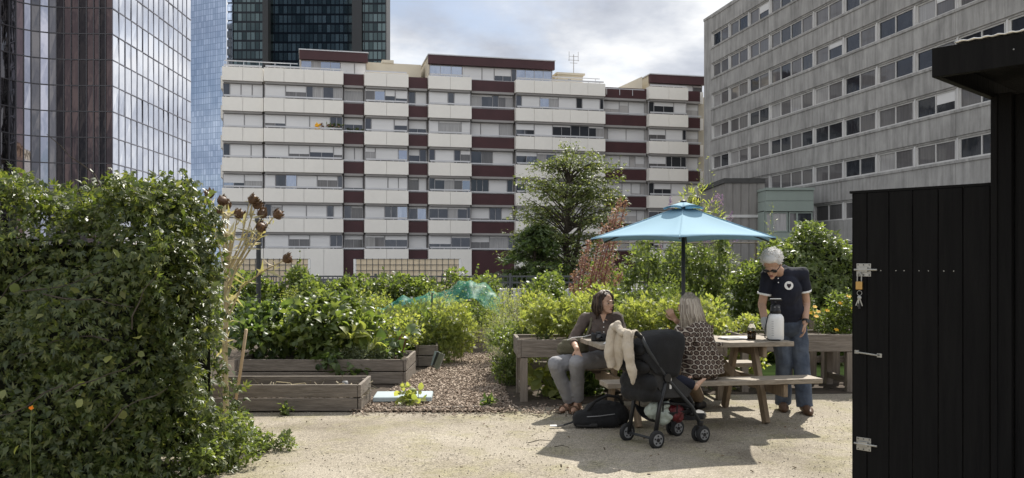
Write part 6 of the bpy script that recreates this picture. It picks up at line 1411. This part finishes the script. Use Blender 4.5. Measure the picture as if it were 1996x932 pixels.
# child
ch_ = thing('person', 'small barefoot child in navy trousers sitting in the stroller', 'person', TSt @ Vector((.2, 0, .42)))
b = MB(TSt); Rc = Matrix.Rotation(0, 3, 'Z'); W3 = TSt.to_3x3()
hc = Vector((.10, 0, .79)); kf = .78
for p, r in (((.10, 0, .80), .078), ((.13, 0, .765), .06)): b.ell(p, (r, r * .93, r))
b.cap((.185, 0, .775), (.192, 0, .77), .012, .010); b.cap((.12, 0, .72), (.13, 0, .66), .03, .035); b.cap((.12, 0, .62), (.16, 0, .49), .075, .08); 
for s_ in (-1, 1):
    limb(b, [V3((.12, .08 * s_, .64)), V3((.21, .115 * s_, .55)), V3((.31, .06 * s_, .545))], [.028, .024, .018]); hand(b, V3((.31, .06 * s_, .545)), (1, -.3 * s_, -.1), (0, 0, -1), s_, .5, .55)
    limb(b, [V3((.17, .05 * s_, .475)), V3((.36, .075 * s_, .51)), V3((.51, .085 * s_ - .01, .455))], [.05, .038, .024])
    a_ = V3((.51, .085 * s_ - .01, .455)); b.cap(a_ + V3((-.008, 0, -.012)), a_ + V3((.035, 0, .03)), .021, .02); b.cap(a_ + V3((.03, 0, .025)), a_ + V3((.085, -.005, .055)), .02, .011)
    for k in range(5): b.cap(a_ + V3((.075, -.014 + .007 * k, .05)), a_ + V3((.098 - .003 * abs(k - 1), -.016 + .0075 * k, .062)), .006, .005, seg=8)
blob('body', b, M['skin_child'], ch_, .005, 3)
b = MB(TSt); limb(b, [V3((.17, .05, .475)), V3((.36, .075, .51)), V3((.475, .075, .47))], [.064, .052, .042], False, True); limb(b, [V3((.17, -.05, .475)), V3((.36, -.075, .51)), V3((.475, -.095, .47))], [.064, .052, .042], False, True); b.ell((.16, 0, .48), (.08, .1, .06)); blob('trousers', b, M['navy'], ch_, .007, 3)
b = MB(TSt); b.cap((.165, 0, .49), (.12, 0, .63), .092, .085); [limb(b, [V3((.12, .08 * s_, .64)), V3((.21, .115 * s_, .55)), V3((.25, .095 * s_, .548))], [.04, .036, .033], False, True) for s_ in (-1, 1)]; blob('top', b, M['char_cloth'], ch_, .008, 3)
b = MB(TSt); b.ell((.085, 0, .815), (.082, .078, .075)); b.ell((.06, 0, .78), (.06, .075, .08)); blob('hair', b, M['hair_brown'], ch_, .008, 2)

# ---------------------------------------------------------------- things on and around the table
bp_ = thing('backpack', 'black backpack lying on the gravel beside the stroller', 'backpack', (.82, 7.95, 0)); Rb = Matrix.Rotation(.10, 3, 'Z'); B0 = V3((.80, 7.98, 0))
b = MB(); c3 = lambda x, y, z: B0 + Rb @ V3((x, y, z))
b.cap(c3(-.18, 0, .075), c3(.16, .02, .115), .075, .11); b.cap(c3(-.16, .10, .07), c3(.18, .11, .10), .068, .10); b.ell(c3(.05, .06, .14), (.18, .13, .09)); b.cap(c3(-.20, -.03, .05), c3(.12, -.06, .06), .05, .06); b.ell(c3(.2, .06, .09), (.10, .13, .09))
blob('bag_body', b, M['black_cloth'], bp_, .01, 4)
b = MB(); b.tube([c3(-.12, -.03, .14), c3(-.05, -.05, .24), c3(.06, -.04, .29), c3(.17, -.02, .27), c3(.22, .0, .2)], .014, 8); b.build('shoulder_strap', M['black_cloth'], bp_, True)
b = MB(); b.grid([[c3(x, y, z) for y in (-.02, .025)] for x, z in ((-.20, .08), (-.26, .04), (-.33, .02), (-.39, .014))]); o = b.build('webbing_strap', M['black_cloth'], bp_); solidify(o, .006)
b = MB(); b.box(c3(-.425, .0, .016), (.06, .045, .008), Rb); b.build('white_tag', M['paper'], bp_)
b = MB(); b.cap(c3(-.21, -.05, .03), c3(-.05, -.085, .03), .024, .022); blob('side_pocket', b, M['char_cloth'], bp_, .008, 2)
b = MB(); b.tube([c3(-.16, -.06, .10), c3(-.02, -.105, .115), c3(.12, -.10, .13)], .004, 6); b.build('zip', M['hub'], bp_)
hb = thing('handbag', 'olive canvas shoulder bag on the lap of the woman in taupe', 'handbag', (.62, 8.68, .57))
b = MB(); b.cap((.50, 8.72, .655), (.72, 8.74, .67), .048, .048); b.cap((.49, 8.72, .62), (.73, 8.74, .63), .045, .045); b.cap((.525, 8.72, .705), (.70, 8.74, .72), .028, .028); blob('bag_body', b, M['olive'], hb, .008, 3)
b = MB(); b.tube([(.53, 8.73, .71), (.60, 8.66, .755), (.70, 8.64, .765), (.80, 8.72, .78)], .0045, 6); b.build('rolled_edge', M['paper'], hb, True)
b = MB(); b.grid([[(.68, 8.70 , .70), (.70, 8.70, .69)], [(.765, 8.83, .80), (.79, 8.825, .80)], [(.80, 8.86, .92), (.825, 8.86, .92)], [(.79, 8.93, .995), (.815, 8.93, .997)], [(.80, 9.04, .93), (.825, 9.04, .93)]]); o = b.build('shoulder_strap', M['olive'], hb, True); solidify(o, .006); subsurf(o, 2)
tin = thing('camera_case', 'black camera lying on the left end of the table', 'camera', (.83, 8.33, .75))
b = MB(); b.bb(.755, .895, 8.29, 8.35, .752, .825); b.build('camera_body', M['black_plastic'], tin, bevel=.008)
b = MB(); b.lathe((.83, 8.29, .787), [(.034, 0), (.036, .01), (.033, .035), (.028, .04)], 20, 0, (0, -1, 0)); b.build('lens', M['lens'], tin, True)
b = MB(); b.bb(.80, .85, 8.30, 8.345, .826, .84); b.lathe((.77, 8.32, .825), [(.012, 0), (.012, .01)], 12); b.build('top_plate', M['metal_dark'], tin, bevel=.003)
for k, (x, y, m_, lab, sz, rz) in enumerate([(1.0, 8.42, 'paper', 'white sheet of paper under the red notebook on the table', (.21, .29, .002), .3), (1.02, 8.40, 'red', 'small red notebook on the white paper', (.10, .14, .012), .5), (.93, 8.12, 'paper', 'pale folded leaflet near the front edge of the table', (.14, .2, .004), -.2), (1.12, 8.16, 'hub', 'grey leaflet beside the pale folded one', (.14, .2, .004), .15)]):
    b = MB(); b.box((x, y, .752 + sz[2] / 2 + (.003 if k == 1 else 0)), sz, Matrix.Rotation(rz, 3, 'Z')); tag(b.build(['paper_sheet', 'notebook', 'leaflet', 'leaflet'][k], M[m_]), lab, ['paper', 'notebook', 'leaflet', 'leaflet'][k])
b = MB(); b.box((2.16, 8.52, .756), (.24, .17, .010), Matrix.Rotation(.35, 3, 'Z')); b.box((2.16, 8.52, .762), (.20, .13, .003), Matrix.Rotation(.35, 3, 'Z')); tag(b.build('tablet', M['black_plastic'], bevel=.003), 'black tablet lying flat on the table beside the jar', 'tablet')
b = MB(); b.box((2.24, 8.68, .752), (.3, .22, .003), Matrix.Rotation(.1, 3, 'Z')); tag(b.build('paper_sheet', M['paper']), 'white sheet behind the black tablet', 'paper')
jr = thing('glass_jar', 'clear glass bottle half full of brown liquid on the table', 'bottle', (2.335, 8.50, .75))
b = MB(); b.lathe((2.335, 8.5, .752), [(.038, 0), (.042, .008), (.042, .10), (.034, .13), (.018, .155), (.017, .18), (.020, .182)], 24); o = b.build('glass', M['glass'], jr, True)
b = MB(); b.lathe((2.335, 8.5, .757), [(.036, 0), (.0385, .006), (.0385, .08)], 24); b.build('liquid', M['amber'], jr, True)
sp_ = thing('pressure_sprayer', 'white garden pressure sprayer with black pump on the table end', 'sprayer', (2.545, 8.42, .75)); SC = V3((2.545, 8.43, .752))
b = MB(); b.lathe(SC, [(.074, 0), (.080, .012), (.080, .20), (.077, .222), (.062, .246), (.042, .256)], 32); b.build('tank', M['white'], sp_, True)
b = MB(); b.lathe(SC + V3((0, 0, .2565)), [(.05, 0), (.052, .03), (.046, .04), (.046, .075), (.038, .085), (.02, .09)], 24); b.build('pump_head', M['black_plastic'], sp_, True)
b = MB(); b.tube([SC + V3((0, 0, .345)), SC + V3((0, 0, .385))], .009, 8); b.cap(SC + V3((-.055, 0, .388)), SC + V3((.055, 0, .388)), .011, .011); b.build('pump_handle', M['black_plastic'], sp_, True)
b = MB(); b.cap(SC + V3((-.05, -.006, .398)), SC + V3((.05, -.006, .398)), .0045, .0045); b.build('handle_strip', M['white'], sp_, True)
b = MB(); b.tube([SC + V3((-.04, -.02, .28)), SC + V3((-.085, -.05, .24)), SC + V3((-.115, -.06, .12)), SC + V3((-.118, -.06, .03)), SC + V3((-.08, -.07, .008)), SC + V3((.02, -.10, .008))], .006, 8); b.build('hose', M['black_plastic'], sp_, True)
b = MB()
for k in range(7): b.box(SC + V3((-.045, -.0675, .05 + k * .022)), (.022, .004, .0025), Matrix.Rotation(-.58, 3, 'Z'))
b.build('level_marks', M['hub'], sp_)
b = MB()
for s_ in (-1, 1): b.box(SC + V3((.018 * s_, -.0465, .32)), (.018, .004, .008))
b.build('pump_clips', M['hub'], sp_)

for (x0, x1, y, d, n_, mt_) in ((590, 668, 246, 82.5, 90, 'L_mid'), (598, 660, 246.5, 82.3, 26, 'L_red'), (612, 625, 247, 82.2, 22, 'L_yellow'), (672, 706, 254, 83.5, 30, 'L_mid'), (742, 790, 420, 84.5, 40, 'L_red'), (730, 760, 479, 84.5, 26, 'L_mid')):
    P_ = np.array([px(random.uniform(x0, x1), y + random.uniform(-3, 2.5), d) for _ in range(n_)]); leaves('balcony_plants', P_, rng.normal(size=(n_, 3)) + [0, 0, .3], rng.normal(size=(n_, 3)) + [0, -.3, .6], rng.uniform(.2, .4, n_), 'simple', M[mt_], apt)
for x in (568, 652):
    b = MB(); c = px(x, 481, 83 if x < 600 else 84); b.box(c, (.5, .3, .5)); b.build('cooling_unit', M['white'], apt, bevel=.02)
